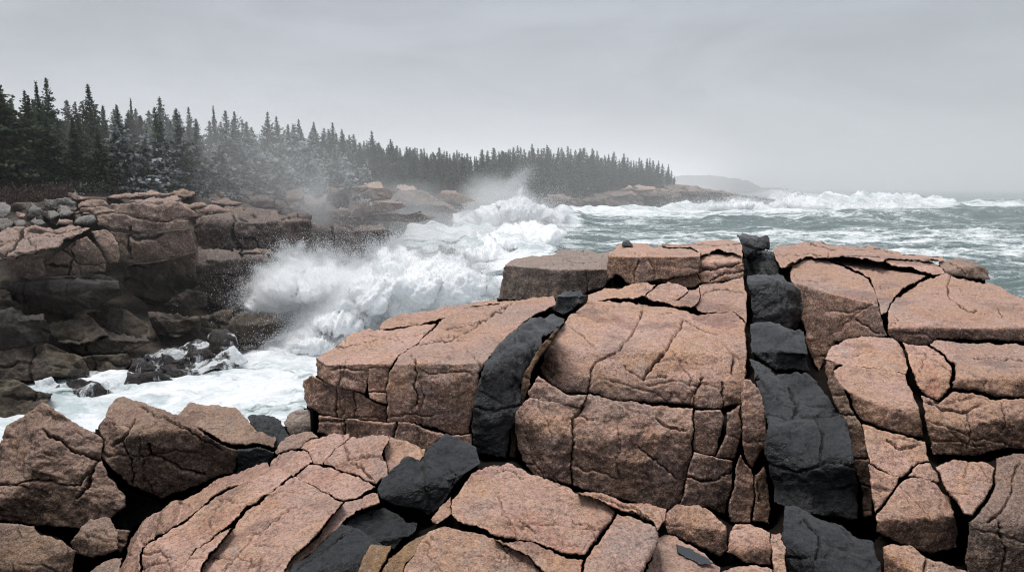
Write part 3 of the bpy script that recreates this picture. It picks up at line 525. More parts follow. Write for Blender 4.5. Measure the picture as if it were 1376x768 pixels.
# --- bedrock behind and under the joints, from the same surfaces, half a metre deeper
def bedrock():
    st = 4.0
    xs = np.arange(-48, 1420, st); ys = np.arange(300, 812, st)
    gx, gy = np.meshgrid(xs, ys); shp = gx.shape
    q = np.stack([gx.ravel(), gy.ravel()], 1); R = rays(q[:, 0], q[:, 1])
    T_ = np.full(len(q), np.nan)
    fills = [([(100,800),(100,690),(150,650),(165,600),(230,600),(330,630),(345,620),(380,600),(400,600),(420,560),(640,570),(640,630),(500,640),(350,640),(200,740),(160,800)], [('Y', 300, 640, 9.3, (0, -.9, .7))])]
    for poly, planes in fills + REG:
        pa = np.array(poly, float); m = inside(q, pa)
        if m.any():
            t = plane_ts(planes, R[m]).max(0); T_[m] = np.fmax(T_[m], t) if False else t
    T_ = T_.reshape(shp); mask = ~np.isnan(T_)
    def dil(m):
        o = m.copy(); o[1:] |= m[:-1]; o[:-1] |= m[1:]; o[:, 1:] |= m[:, :-1]; o[:, :-1] |= m[:, 1:]; return o
    cl = mask.copy()
    for _ in range(3): cl = dil(cl)
    for _ in range(5): cl = ~dil(~cl)
    for _ in range(12):
        nan = np.isnan(T_); s = np.zeros(shp); c = np.zeros(shp)
        for ax, sh in ((0, 1), (0, -1), (1, 1), (1, -1)):
            r = np.roll(T_, sh, ax); g = ~np.isnan(r); s[g] += r[g]; c[g] += 1
        T_ = np.where(nan & (c > 0), s / np.maximum(c, 1), T_)
    T_ = np.where(np.isnan(T_), 8, T_)
    Tm = T_.copy()
    for _ in range(2):
        for ax, sh in ((0, 1), (0, -1), (1, 1), (1, -1)): Tm = np.maximum(Tm, np.roll(T_, sh, ax))
        T_ = Tm.copy()
    for _ in range(2):
        Tm = (Tm + np.roll(Tm, 1, 0) + np.roll(Tm, -1, 0) + np.roll(Tm, 1, 1) + np.roll(Tm, -1, 1)) / 5
    Tb = Tm + .34 + Tm * .012
    P = R * Tb.ravel()[:, None]; P[:, 2] += HC
    idx = np.arange(len(q)).reshape(shp); ok = cl
    a = idx[:-1, :-1].ravel(); b = idx[:-1, 1:].ravel(); c_ = idx[1:, 1:].ravel(); d_ = idx[1:, :-1].ravel(); kp = ok.ravel()
    Q = np.stack([a, d_, c_, b], 1)[kp[a] & kp[b] & kp[c_] & kp[d_]]
    used, inv = np.unique(Q, return_inverse=True); Q = inv.reshape(Q.shape); P = P[used]; Rr = R[used]; n0 = len(P)
    ed = np.concatenate([Q[:, [0, 1]], Q[:, [1, 2]], Q[:, [2, 3]], Q[:, [3, 0]]]); key = np.sort(ed, 1)
    _, fi, ct = np.unique(key[:, 0] * n0 + key[:, 1], return_index=True, return_counts=True); be = ed[fi[ct == 1]]
    bv = np.unique(be); mp = -np.ones(n0, int); mp[bv] = np.arange(len(bv))
    r1 = P[bv] + Rr[bv] * 1.0; r1[:, 2] -= .1; r2 = r1 + Rr[bv] * 1.5; r2[:, 2] = np.minimum(r2[:, 2], -.5)
    Fs = [Q]; prev = bv; base = n0
    for _ in range(2):
        cur = base + np.arange(len(bv))
        Fs.append(np.stack([prev[mp[be[:, 1]]], prev[mp[be[:, 0]]], cur[mp[be[:, 0]]], cur[mp[be[:, 1]]]], 1)); prev = cur; base += len(bv)
    o = mesh_np('bedrock', np.concatenate([P, r1, r2]), Fs, M['bed'], attrs={'crack': np.full(n0 + 2 * len(bv), .5)})
    tag(o, 'dark bedrock showing in the joints between the near granite blocks', None, None, 'structure')
bedrock()
# the ledge goes on beyond both sides of the photo
for nm, lb, pl, pn, m in (('bedrock_slab', 'granite running on past the right edge, upper part', [(1409,410),(1560,450),(1800,540),(1800,660),(1409,606)], [T(1500, 500, 2.15, (.06,-.08,1))], 'pink'),
                      ('bedrock_slab', 'granite running on past the right edge, lower part', [(1409,606),(1800,660),(1800,1000),(1300,1000),(1300,802),(1409,802)], [T(1500, 700, 2.4, (.06,-.2,1))], 'pink'),
                      ('bedrock_slab', 'rock shelf running on past the left edge', [(-38,640),(-120,620),(-400,700),(-400,1000),(-38,1000)], [T(-150, 700, 2.95, (-.1,-.2,1))], 'boulder'),
                      ('bedrock_slab', 'granite running on below the bottom edge', [(-38,802),(1300,802),(1300,1000),(-38,1000)], [T(600, 860, 2.3, (0,-.06,1))], 'pink')):
    _o = rock(nm, lb, pl, pn, m, None, None, step=4, rpx=9, reg=False, depth=2.5); _o['kind'] = 'structure'
# ================================================================== LEFT CLIFF (30 to 60 m away)
NF = len(REG)
GC = 'ledges and blocks of the cliff across the cove'
def crag(label, poly, Y, n=(0, -1, .2), top=None, **k):
    """cliff block at distance Y: a face, and a top plane bending away at picture row top=(px,py)"""
    pl = [('Y', *np.array(poly).mean(0), Y, n)]
    if top: pl = [('Y', top[0], top[1], Y, top[2] if len(top) > 2 else (0, -.06, 1)), ('b', top[0], top[1], 0, n)]
    k.setdefault('group', GC); k.setdefault('rpx', 4.5); k.setdefault('step', 1.5); k.setdefault('wk', .7); k.setdefault('gap', .4); k['fac'] = max(3.6 if k.get('mat') in ('wet', 'black', 'shore') else 2.8, k.get('fac', 0)); k.setdefault('hair', 1.8); k.setdefault('hw', 2.2)
    return rock('cliff_block', label, poly, pl, k.pop('mat', 'cliff'), 'cliff rock', **k)
crag('big sunlit-pink cap block on top of the cliff, bulging over a dark slot', [(146,285),(149,272),(180,267),(204,264),(237,264),(262,284),(272,292),(233,296),(204,297),(164,286)], 42, (-.15,-1,.45), top=(205,270))
crag('flattened course of rock just under the cap block', [(131,290),(164,287),(204,299),(233,297),(256,297),(252,307),(204,311),(157,308),(135,303)], 41)
crag('salmon pink loaf-shaped stone on the cliff top', [(100,270),(109,265),(139,266),(146,277),(128,281),(102,277)], 43, (0,-.8,.6))
crag('grey flat stone left of the loaf-shaped one on the cliff top', [(58,266),(98,266),(100,279),(80,281),(58,277)], 43, (0,-.8,.6), mat='lichen')
crag('long stone below the loaf-shaped one', [(95,281),(142,279),(160,286),(130,290),(97,288)], 42, (0,-.8,.5))
crag('fractured pink slab top sloping down at the left edge of the cliff', [(-40,322),(15,311),(69,303),(88,297),(112,303),(124,316),(105,323),(80,335),(48,342),(0,348),(-40,348)], 36, (0,-.35,1), cracks=[(.9,.2,[(20,312),(48,330),(48,342)]),(.8,.15,[(0,330),(30,322),(69,316),(110,318)]),(.8,.15,[(69,304),(90,322)])])
crag('pink square-jointed face below the right end of the fractured slab', [(106,324),(122,318),(138,335),(145,352),(128,356),(106,356),(96,340),(85,335)], 36.2)
crag('tilted knob at the left of the cliff under the fractured slab', [(14,350),(48,344),(60,345),(63,370),(45,377),(30,375),(14,362)], 35.4)
crag('middle square block under the fractured slab', [(62,344),(84,336),(96,342),(105,357),(103,369),(66,372)], 35.8)
crag('small square block at the foot of the jointed face', [(107,357),(128,357),(144,354),(143,364),(106,370)], 35.9)
crag('tall narrow pink block at the corner of the cliff', [(126,312),(142,308),(152,315),(159,328),(160,352),(147,354),(140,335)], 37, (.1,-1,.3))
crag('wide weathered face running right from the cliff corner', [(152,312),(204,313),(258,308),(264,336),(220,348),(165,358),(161,330)], 41, (.1,-1,.15), cracks=[(.9,.2,[(172,314),(178,350)])])
crag('mottled brown face low in the shadow of the cliff corner', [(165,359),(220,350),(264,338),(268,382),(242,402),(200,406),(168,402),(160,385)], 41.5, (.1,-1,.1))
crag('soaked black overhang with yellow-brown streaks under the pink blocks', [(-40,378),(20,378),(50,381),(100,374),(146,366),(160,372),(161,398),(130,413),(92,422),(45,412),(20,404),(-40,402)], 34.6, (0,-1,-.05), top=(60,386), mat='black')
crag('small pale block at the left edge beside the overhang', [(-40,390),(0,388),(16,392),(19,412),(0,415),(-40,415)], 33.8)
crag('blue-black wet block at the left edge below the overhang', [(-40,420),(25,421),(58,420),(61,440),(60,458),(30,467),(-40,476)], 32, top=(20,426), mat='black')
crag('brown shelf with a pointed end, right of the blue-black block', [(62,436),(85,430),(124,428),(136,440),(146,448),(110,456),(84,454),(66,446)], 34, (0,-.5,1), mat='wet')
crag('squared brown bench block above the washed boulders', [(84,455),(110,456),(146,447),(175,449),(200,449),(199,460),(164,475),(109,475),(88,468)], 33.8, top=(140,454), mat='wet')
crag('flat wet shelf in the middle of the bench', [(117,423),(171,420),(199,434),(200,448),(170,447),(146,445),(124,429)], 36, (0,-.5,1), mat='wet')
crag('reddish wet bench at the foot of the mottled face', [(197,412),(233,410),(270,420),(268,434),(236,453),(206,449),(199,430)], 38, top=(230,425,(0,-.3,1)), mat='wet')
crag('dark triangular buttress foot below the cliff corner', [(216,408),(248,387),(277,394),(278,410),(255,414),(233,411)], 40, (0,-1,.3), mat='wet')
crag('olive-tinted block above the waterline', [(112,478),(168,474),(175,488),(160,496),(120,503)], 32.6, (0,-1,.4), mat='wet')
crag('long dark wet slope at the left edge of the cove', [(-40,478),(30,469),(62,460),(88,470),(112,478),(120,503),(90,508),(50,512),(0,513),(-40,515)], 31.5, (.1,-1,.6), mat='wet', fac=2.4)
crag('weedy green-black slope at the left edge by the water', [(-40,512),(20,510),(45,524),(72,530),(62,545),(40,560),(15,572),(-40,575)], 28, (.4,-1,.8), mat='wet', fac=2.5)
crag('tall misty buttress with a flat top behind the splash', [(262,303),(273,290),(313,284),(350,285),(383,290),(418,298),(421,332),(400,338),(379,338),(345,334),(310,334),(268,330)], 47, (.1,-1,.05), top=(340,298,(.0,-.03,1)), mat='shore')
crag('lower step of the buttress, flat wet top, left of the splash', [(266,339),(310,341),(346,340),(370,347),(372,362),(352,386),(340,415),(310,420),(285,408),(270,396),(266,370)], 44, (.15,-1,.05), top=(320,348), mat='shore')
crag('thin ledge between the two steps of the buttress', [(312,336),(345,333),(380,337),(381,350),(369,349),(346,341),(314,342)], 45.5, top=(350,338))
crag('low wet block at the foot of the buttress', [(270,416),(314,417),(318,441),(300,445),(285,441),(270,440)], 39, top=(290,422,(0,-.2,1)), mat='wet')
crag('black wet corner block reached by the splash', [(302,444),(318,430),(345,416),(372,420),(376,440),(372,452),(352,464),(325,470),(306,457)], 38, (.3,-1,.2), top=(335,434,(0,-.2,1)), mat='wet')
crag('dark rock face glimpsed through the splash', [(352,420),(385,408),(412,406),(424,420),(410,442),(378,460),(350,464)], 42.5, (.3,-1,.2), mat='black')
crag('flat dark ledge running out behind the splash', [(412,307),(470,303),(515,304),(533,315),(529,328),(500,345),(440,362),(412,350)], 62, (.2,-1,.1), top=(480,309), mat='shore')
crag('surf-swept rock with white water pouring off it', [(543,330),(570,325),(600,333),(632,330),(645,348),(652,362),(600,362),(560,352)], 84, (.1,-1,.5), top=(600,337,(0,-.1,1)), mat='shore')
GW = 'boulders with water draining over them'
for lb, pl, Y in (('glistening peaked boulder, farthest right of the washed ones', [(272,450),(280,442),(292,440),(305,444),(317,452),(321,467),(312,478),(299,482),(281,473)], 36),
                  ('washed boulder left of the peaked one, half under white water', [(241,465),(250,460),(262,459),(280,468),(292,478),(285,487),(262,488),(246,478)], 35),
                  ('rounded dark boulder in the middle of the draining foam', [(206,480),(215,474),(226,472),(244,482),(246,492),(232,500),(215,497)], 33.5),
                  ('low brown boulder at the left of the draining foam', [(160,484),(178,478),(196,481),(210,492),(205,503),(180,506),(164,500)], 32.5),
                  ('domed boulder ringed by foam near the left edge', [(72,530),(80,516),(98,512),(127,511),(143,524),(140,538),(119,545),(83,545)], 30),
                  ('long flat boulder beside the white channel', [(136,510),(150,501),(165,498),(195,499),(217,500),(236,511),(220,520),(192,522),(155,526),(142,520)], 31),
                  ('black tongue of rock pointing at the open foam', [(228,490),(245,487),(264,495),(258,505),(238,509),(226,501)], 33),
                  ('small pointed boulder above the domed one', [(92,500),(100,492),(112,491),(120,500),(116,509),(96,510)], 31.5)):
    c = np.array(pl).mean(0)
    rock('washed_boulder', lb, pl, [('Y', c[0], c[1] - 4, Y, (0, -.35, 1)), B(c[0], c[1] - 3, (.2, -1, .4)), B(c[0] - 12, c[1], (-1, -.6, .5))], 'washed', 'boulder', GW, gap=0, rpx=8, step=1.5, wk=.7, fac=2.6, hair=.6, hw=2)
for lb, pl, Y, m in (('broad low rock between the washed boulders, almost covered by running white water', [(188,474),(205,464),(235,457),(262,450),(278,455),(290,476),(318,472),(334,481),(312,497),(270,511),(238,516),(215,512),(196,498)], 34.9, 'awash'),
                  ('low rock skirting the domed boulder, laced with foam', [(50,520),(72,512),(84,520),(70,530),(84,546),(112,549),(140,541),(148,528),(156,530),(150,545),(118,558),(80,556),(56,540)], 29.9, 'awash')):
    c = np.array(pl).mean(0); rock('washed_boulder', lb, pl, [('Y', c[0], c[1], Y, (0, -.45, 1))], m, 'boulder', GW, gap=0, rpx=6, step=1.4, wk=1.6, fac=3.4, hair=.3, amp=1.6)
# grey boulders and cobbles at the back of the cliff top
GB2 = 'pale lichened boulders on the cliff top'
for lb, (cx, cy, rx, ry), Y in (('pale grey boulder cut by the left edge, on the cliff top', (-4, 285, 18, 16), 39), ('round grey boulder with a ledge of snow beside the red shrubs', (43, 281, 13, 11), 41),
         ('dark grey stone below the edge boulder, far left', (4, 303, 14, 7), 37.5), ('squat grey stone right of the round one', (66, 288, 12, 8), 41), ('pale flat-topped stone left of the long stone', (84, 284, 15, 8), 41.5),
         ('small cobble low between the grey stones', (27, 302, 9, 6), 38), ('brownish cobble under the round grey boulder', (48, 297, 11, 6), 39), ('wide half-buried stone beside the fractured slab', (83, 297, 18, 5), 39.5),
         ('light loaf stone at the top of the rubble by the shrubs', (104, 262, 14, 5), 45), ('dark wedge stone in the rubble under the cap block', (112, 296, 18, 7), 40.5), ('little white-dusted stone near the shrubs', (26, 289, 7, 5), 40)):
    a = np.linspace(0, 2 * math.pi, 11)[:-1] + .2; rr = 1 + .14 * rng.normal(size=10)
    pl = [(cx + rx * math.cos(u) * r, cy + ry * math.sin(u) * r) for u, r in zip(a, rr)]
    rock('beach_boulder', lb, pl, [('Y', cx, cy - ry * .2, Y, (0, -.35, 1)), B(cx, cy - ry * .1, (.3, -1, .4)), B(cx - rx * .3, cy, (-1, -.8, .5))], 'lichen' if ry > 5 else 'cliff', 'boulder', GB2, gap=0, rpx=6, step=1.4, wk=.5, fac=1.8, hair=.2)
# rubble heap and ledges up the slope behind the buttress
GR = 'tumbled rocks on the slope below the trees'
kk = 0
LBR = ('angular block on the misty slope, %s', 'rounded pink stone on the slope, %s', 'flat slab on the slope, %s', 'broken ledge piece on the slope, %s')
for (cx, cy, rx, ry, Y, wh) in ((285,283,26,5,50,'nearest the cap block'),(325,281,24,4,54,'above the flat-topped buttress'),(363,284,20,5,56,'right above the buttress top'),(350,268,17,8,62,'with a boulder face, left of the spray column'),(373,272,12,9,63,'standing against the spray column'),
       (330,262,14,5,64,'just under the snowy branches'),(395,268,14,14,66,'tall and dark behind the spray'),(425,275,18,16,68,'largest in the spray haze'),(300,271,22,4,56,'midway up to the trees'),(262,276,20,4,50,'behind the cap block'),(455,285,18,9,72,'low and dark beyond the spray'),
       (240,258,24,4,52,'highest and palest, under the low branches'),(205,259,26,4,50,'touching the cap block from behind'),(286,262,18,4,60,'half hidden by grass'),(405,292,16,6,60,'at the far end of the buttress'),(170,262,24,4,47,'left of the cap block')):
    a = np.linspace(0, 2 * math.pi, 12)[:-1] + .2; rr = 1 + .16 * rng.normal(size=11)
    pl = [(cx + rx * math.cos(u) * r, cy + ry * math.sin(u) * r) for u, r in zip(a, rr)]
    rock('slope_rock', LBR[kk % 4] % wh, pl, [('Y', cx, cy - ry * .3, Y, (0, -.3, 1)), B(cx, cy - ry * .2, (.2, -1, .5))], 'cliff' if cx < 330 else 'shore', 'rock', GR, gap=0, rpx=5, step=1.5, wk=.6, fac=2, hair=.3); kk += 1
# ledges stepping along the far shore
GS2 = 'ledges along the shore below the distant wood'
for i, (pl, Y, m, lb) in enumerate((
  ([(398,262),(420,250),(450,248),(470,262),(468,285),(440,290),(405,286)], 78, 'shore', 'rounded dark headwall rock behind the drifting spray'),
  ([(455,262),(480,247),(510,244),(530,256),(525,266),(490,270),(462,274)], 96, 'cliff', 'pink upper ledge right of the headwall rock'),
  ([(470,274),(500,268),(535,266),(548,276),(520,284),(480,288)], 92, 'cliff', 'second pink ledge stepping down from the upper one'),
  ([(528,254),(548,250),(575,258),(590,268),(565,274),(535,266)], 118, 'cliff', 'sloping reddish rock at the foot of the far spruces'),
  ([(486,288),(520,282),(560,284),(585,291),(560,297),(500,296)], 92, 'shore', 'long low wet ledge dipping into the surf'),
  ([(545,276),(570,272),(600,276),(615,284),(580,286),(550,284)], 122, 'shore', 'dark shelf behind the long low ledge'),
  ([(586,262),(602,256),(622,262),(640,270),(615,274),(592,272)], 168, 'cliff', 'pinkish whaleback rock in the middle distance'),
  ([(540,262),(556,258),(566,262),(560,268),(544,268)], 124, 'cliff', 'block perched on the sloping reddish rock'),
  ([(440,290),(470,286),(492,292),(488,302),(455,304),(436,300)], 76, 'shore', 'brown ledge at the back edge of the flat dark ledge'),
  ([(728,276),(735,266),(750,262),(770,264),(786,272),(780,280),(745,282)], 262, 'shore', 'low hump of rock at the water under the wood'),
  ([(812,276),(818,262),(832,254),(850,256),(866,266),(868,278),(835,281)], 296, 'shore', 'bluff of brown rock where the point begins'),
  ([(836,254),(860,249),(890,251),(915,256),(905,262),(870,262),(848,260)], 308, 'cliff', 'pink flat-topped ledge on the point beside the last spruces'),
  ([(862,264),(905,259),(945,260),(985,265),(1010,269),(980,275),(920,277),(870,275)], 315, 'shore', 'long brown ledge forming the body of the point'),
  ([(905,254),(935,252),(962,256),(990,262),(960,264),(915,260)], 322, 'shore', 'upper ledge on the seaward half of the point'),
  ([(868,273),(920,274),(960,275),(958,281),(900,283),(872,280)], 300, 'black', 'black wet foot of the point'),
  ([(985,266),(1012,265),(1045,270),(1030,274),(990,274)], 330, 'black', 'low black tip of the point awash in foam'))):
    c = np.array(pl, float).mean(0); top = np.array(pl)[:, 1].min()
    rock('shore_ledge', lb, pl, [('Y', c[0], (top + c[1]) / 2, Y, (0, -.06, 1)), B(c[0], (top * .6 + c[1] * .4), (.15, -1, .3))], m, 'rock', GS2, gap=0, rpx=3, step=1.2, wk=.6, fac=2.4, hair=1.2, sm=.01)
# dark cliff body behind these blocks
def curtain(name, label, pts, mat, back=3.0, step=4):
    """rough rock face through (px, py, Y) rows: list of rows from top to bottom, each a list of (px, py, Y)"""
    rows = [np.array(r, float) for r in pts]
    xs = np.arange(-60, max(r[:, 0].max() for r in rows) + 1, step)
    G = []
    for r in rows: G.append(np.stack([xs, np.interp(xs, r[:, 0], r[:, 1]), np.interp(xs, r[:, 0], r[:, 2])], 1))
    out = []
    for a, b in zip(G[:-1], G[1:]):
        for f in np.linspace(0, 1, 14, endpoint=False): out.append(a * (1 - f) + b * f)
    out.append(G[-1]); A = np.array(out)
    R = rays(A[..., 0], A[..., 1]); P = R * A[..., 2:3]; P[..., 2] += HC
    sh = P.shape[:2]; Pf = P.reshape(-1, 3); Pf = Pf + np.array([.2, -1, .4]) * (fbm(Pf * .25, 5)[:, None] * .8 + facets(Pf * .35, 24)[:, None] * .9 + facets(Pf * 1.1, 24)[:, None] * .3)
    idx = np.arange(len(Pf)).reshape(sh)
    Q = np.stack([idx[:-1, :-1].ravel(), idx[1:, :-1].ravel(), idx[1:, 1:].ravel(), idx[:-1, 1:].ravel()], 1)
    o = mesh_np(name, Pf, Q, M[mat], attrs={'crack': np.zeros(len(Pf))}); tag(o, label, None, None, 'structure'); return o
curtain('cliff_face', 'dark bedrock of the cliff behind the ledges of the cove',
   [[(-60,290,47),(60,272,48),(150,266,48),(260,268,54),(340,270,62),(430,285,74)],
    [(-60,300,40),(60,296,43),(150,290,44.5),(260,297,50),(340,300,53),(430,306,66)],
    [(-60,380,38.5),(60,375,38.5),(150,370,42),(260,370,45),(340,365,49),(430,350,64)],
    [(-60,420,37),(60,425,37),(150,425,39.5),(260,420,42.5),(340,400,48),(430,365,63)],
    [(-60,480,33.5),(60,470,35),(150,465,37),(260,450,39.5),(340,440,44),(430,380,62)],
    [(-60,560,28),(60,530,30.5),(150,505,33.5),(260,490,36.5),(340,480,40),(430,420,56)]], 'wet')
# ================================================================== LAND BEHIND
# stations along the coast: px, (row, Y) of: water edge, rock shelf, forest edge, mid hill, hill back
ST_ = np.array([
 # px   ysh Ysh   ybk Ybk   yfe  Yfe   ymd  Ymd   ybk2 Yb2
 (-500, 420, 36,  300, 38,  262, 44,  235, 60,   225, 120),
 (-120, 420, 38,  290, 42,  258, 46,  238, 62,   225, 130),
 (0,    420, 40,  283, 44,  258, 49,  236, 66,   222, 140),
 (130,  420, 44,  268, 48,  256, 52,  236, 72,   215, 150),
 (260,  400, 49,  270, 54,  258, 60,  240, 84,   212, 160),
 (340,  380, 54,  276, 60,  258, 70,  240, 100,  215, 180),
 (430,  360, 66,  290, 70,  262, 86,  242, 120,  218, 210),
 (480,  345, 84,  284, 90,  262, 108, 243, 150,  222, 240),
 (540,  322, 112, 280, 118, 262, 138, 243, 180,  226, 270),
 (600,  304, 150, 281, 156, 266, 176, 243, 220,  230, 300),
 (660,  294, 200, 276, 206, 266, 222, 243, 260,  229, 330),
 (720,  285, 250, 272, 255, 265, 266, 243, 300,  228, 350),
 (780,  281, 285, 270, 290, 263, 300, 243, 330,  231, 370),
 (830,  279.5,305, 262, 310, 254, 320, 243, 345,  236, 380),
 (880,  278, 325, 260, 330, 250, 340, 246, 360,  243, 390),
 (925,  278, 330, 262, 338, 250.5,350, 250, 372, 250, 400),
 (970,  277, 338, 266, 345, 257, 356, 258, 380,  262, 410),
 (1010, 274.5,350,268.5,356, 264, 364, 265.5,388, 270, 415),
 (1045, 273, 368, 270, 372, 268.5, 378, 269.5,395, 272, 415)], float)
LX = ST_[:, 0]
def land_P(px, v):
    """v: 0 water edge .. 4 hill back; returns world points"""
    px = np.asarray(px, float); v = np.asarray(v, float)
    rows = np.stack([np.interp(px, LX, ST_[:, 1 + 2 * k]) for k in range(5)], -1)
    Ys = np.stack([np.interp(px, LX, ST_[:, 2 + 2 * k]) for k in range(5)], -1)
    R = rays(px[..., None] + 0 * rows, rows); P = R * Ys[..., None]
    i = np.clip(np.floor(v).astype(int), 0, 3); f = (v - i)[..., None]
    A = np.take_along_axis(P, i[..., None, None].repeat(3, -1), -2)[..., 0, :]; Bq = np.take_along_axis(P, (i + 1)[..., None, None].repeat(3, -1), -2)[..., 0, :]
    out = A * (1 - f) + Bq * f; out[..., 2] += HC
    return out
def build_land():
    pxs = np.concatenate([np.arange(-500, 430, 4), np.arange(430, 1046, 1.6)])
    vs = np.concatenate([np.linspace(0, 2, 60, endpoint=False), np.linspace(2, 4, 24)])
    gx, gv = np.meshgrid(pxs, vs)
    P = land_P(gx, gv); sh = gx.shape; P = P.reshape(-1, 3); v = gv.ravel()
    Y = P[:, 1]; sc = (Y / 60) ** .8
    rockf = ss(2.3, 1.7, v)
    d = facets(P * .16, 26) * 1.1 + facets(P * .45, 26) * .55 + facets(P * 1.1, 20) * .2 + fbm(P * .12, 5) * .8
    amp = rockf * np.interp(P[:, 1], [40, 80, 300], [.35, .75, 1.15]) + (1 - rockf) * .5
    tip = ss(1045, 960, gx.ravel()) * .8 + .2
    P[:, 2] += d * amp * tip * .9; P[:, 1] -= d * amp * .9 * rockf
    low = v < 1e-6; P[low, 2] = -1.5
    idx = np.arange(len(P)).reshape(sh)
    Q = np.stack([idx[:-1, :-1].ravel(), idx[1:, :-1].ravel(), idx[1:, 1:].ravel(), idx[:-1, 1:].ravel()], 1)
    # back skirt falls away behind the tip
    t = NT('land')
    geo = t.n('ShaderNodeNewGeometry'); pos = geo.outputs['Position']; nz = t.n('ShaderNodeSeparateXYZ', {0: geo.outputs['Normal']}).outputs[2]; pz = t.n('ShaderNodeSeparateXYZ', {0: pos}).outputs[2]
    fo = t.n('ShaderNodeAttribute', attribute_name='forest').outputs['Fac']
    n1 = t.noise(pos, .35, 6, .65, .5); n2 = t.noise(pos, 1.6, 6, .7); n3 = t.noise(pos, .09, 4, .6)
    rk = t.mix(t.ramp(n1, .38, .6), (.30, .22, .18), (.20, .16, .135)); rk = t.mix(t.ramp(n2, .5, .7), rk, (.13, .11, .095)); rk = t.mix(t.ramp(n2, .36, .28, 0, .5), rk, (.32, .25, .22))
    wet = t.ramp(t.math('ADD', pz, t.math('MULTIPLY', t.math('SUBTRACT', n1, .5), 7)), 4.6, 2.6)
    rk = t.mix(wet, rk, (.05, .043, .038))
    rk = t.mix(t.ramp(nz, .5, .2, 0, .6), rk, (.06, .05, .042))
    gr = t.mix(t.ramp(n2, .4, .65), (.035, .042, .022), (.075, .060, .038))
    gr = t.mix(t.math('MULTIPLY', t.ramp(t.noise(pos, .8, 6, .75), .62, .68), t.ramp(nz, .5, .8)), gr, (.7, .71, .73))
    c = t.mix(t.ramp(t.math('ADD', fo, t.math('MULTIPLY', t.math('SUBTRACT', n1, .5), 1.1)), .4, .6), rk, gr)
    snow = t.math('MULTIPLY', t.ramp(nz, .72, .9), t.ramp(t.noise(pos, .5, 6, .8, .5), .60, .66))
    c = t.mix(t.math('MULTIPLY', snow, .6), c, (.62, .63, .65))
    bmp = t.n('ShaderNodeBump', {'Height': t.math('ADD', n1, t.math('MULTIPLY', n2, .6)), 'Strength': .8, 'Distance': .6})
    b = t.n('ShaderNodeBsdfPrincipled', {'Base Color': c, 'Roughness': .9, 'Normal': bmp, 'Specular IOR Level': .2}); t.n('ShaderNodeOutputMaterial', {'Surface': b})
    o = mesh_np('coast_ground', P, Q, t.m, attrs={'forest': ss(1.55, 2.05, v) * ss(900, 885, gx.ravel())})
    tag(o, 'rocky wooded shore curving away to the point', None, None, 'structure')
build_land()
# far island in the haze
def island():
    xs = np.array([880, 905, 925, 950, 975, 992, 1004, 1014, 1022, 1032, 1045, 1060.]); ys = np.array([240, 237.5, 236, 235.5, 236.5, 238.5, 241.5, 246.5, 250.2, 251.4, 252, 252.6])
    px = np.arange(880, 1060, .7); top = np.interp(px, xs, ys); Y = 1250.
    rows = []
    for f in np.linspace(0, 1, 9):
        yy = top + (253.5 + 9 * F0 / Y * 0 + 4 - top) * (1 - (1 - f) ** 1.6); R = rays(px, yy) * (Y - 60 * f ** .7); R[:, 2] += HC; rows.append(R)
    for f in (1, 2): R = rows[0].copy() if f == 1 else rows[0].copy(); R[:, 1] += 120 * f; R[:, 2] -= 30 * f; rows.insert(0, R)
    A = np.array(rows); P = A.reshape(-1, 3); P[:, 2] += fbm(P * .03, 4) * 3.0 * (P[:, 2] > 3) + perlin(P * .15) * 1.2 * (P[:, 2] > 5)
    idx = np.arange(len(P)).reshape(A.shape[:2]); Q = np.stack([idx[:-1, :-1].ravel(), idx[1:, :-1].ravel(), idx[1:, 1:].ravel(), idx[:-1, 1:].ravel()], 1)
    t = NT('far_island'); pos = t.n('ShaderNodeNewGeometry').outputs['Position']
    c = t.mix(t.ramp(t.noise(pos, .03, 5, .6), .4, .6), (.03, .034, .032), (.07, .068, .062))
    b = t.n('ShaderNodeBsdfPrincipled', {'Base Color': c, 'Roughness': 1}); t.n('ShaderNodeOutputMaterial', {'Surface': b})
    tag(mesh_np('far_headland', P, Q, t.m), 'low wooded headland faint in the haze on the horizon', None, None, 'structure')
island()
# ================================================================== TREES
def tree_mats():
    t = NT('needles'); oi = t.n('ShaderNodeObjectInfo').outputs['Random']; geo = t.n('ShaderNodeNewGeometry'); pos = geo.outputs['Position']
    sn = t.n('ShaderNodeAttribute', attribute_name='snow').outputs['Fac']; sh = t.n('ShaderNodeAttribute', attribute_name='shade').outputs['Fac']
    c = t.mix(oi, (.085, .125, .075), (.13, .165, .095)); c = t.mix(t.ramp(t.noise(pos, .9, 4, .6), .35, .65), c, (.05, .066, .05))
    c = t.mix(t.ramp(sh, 0, 1, 0, .75), c, (.11, .13, .08))
    c = t.mix(t.math('MULTIPLY', sn, t.ramp(t.noise(pos, 1.5, 4, .6), .34, .50)), c, (.62, .64, .67))
    b = t.n('ShaderNodeBsdfPrincipled', {'Base Color': c, 'Roughness': .8, 'Specular IOR Level': .15}); tl = t.n('ShaderNodeBsdfTranslucent', {'Color': c}); mx = t.n('ShaderNodeMixShader', {0: .35, 1: b, 2: tl}); t.n('ShaderNodeOutputMaterial', {'Surface': mx})
    u = NT('bark'); pos = u.n('ShaderNodeNewGeometry').outputs['Position']
    c = u.mix(u.ramp(u.noise(u.scale(pos, (6, 6, 1.5)), 2, 5, .7), .35, .65), (.055, .045, .038), (.14, .125, .11))
    b = u.n('ShaderNodeBsdfPrincipled', {'Base Color': c, 'Roughness': .9}); u.n('ShaderNodeOutputMaterial', {'Surface': b})
    return t.m, u.m
MN, MBK = tree_mats()
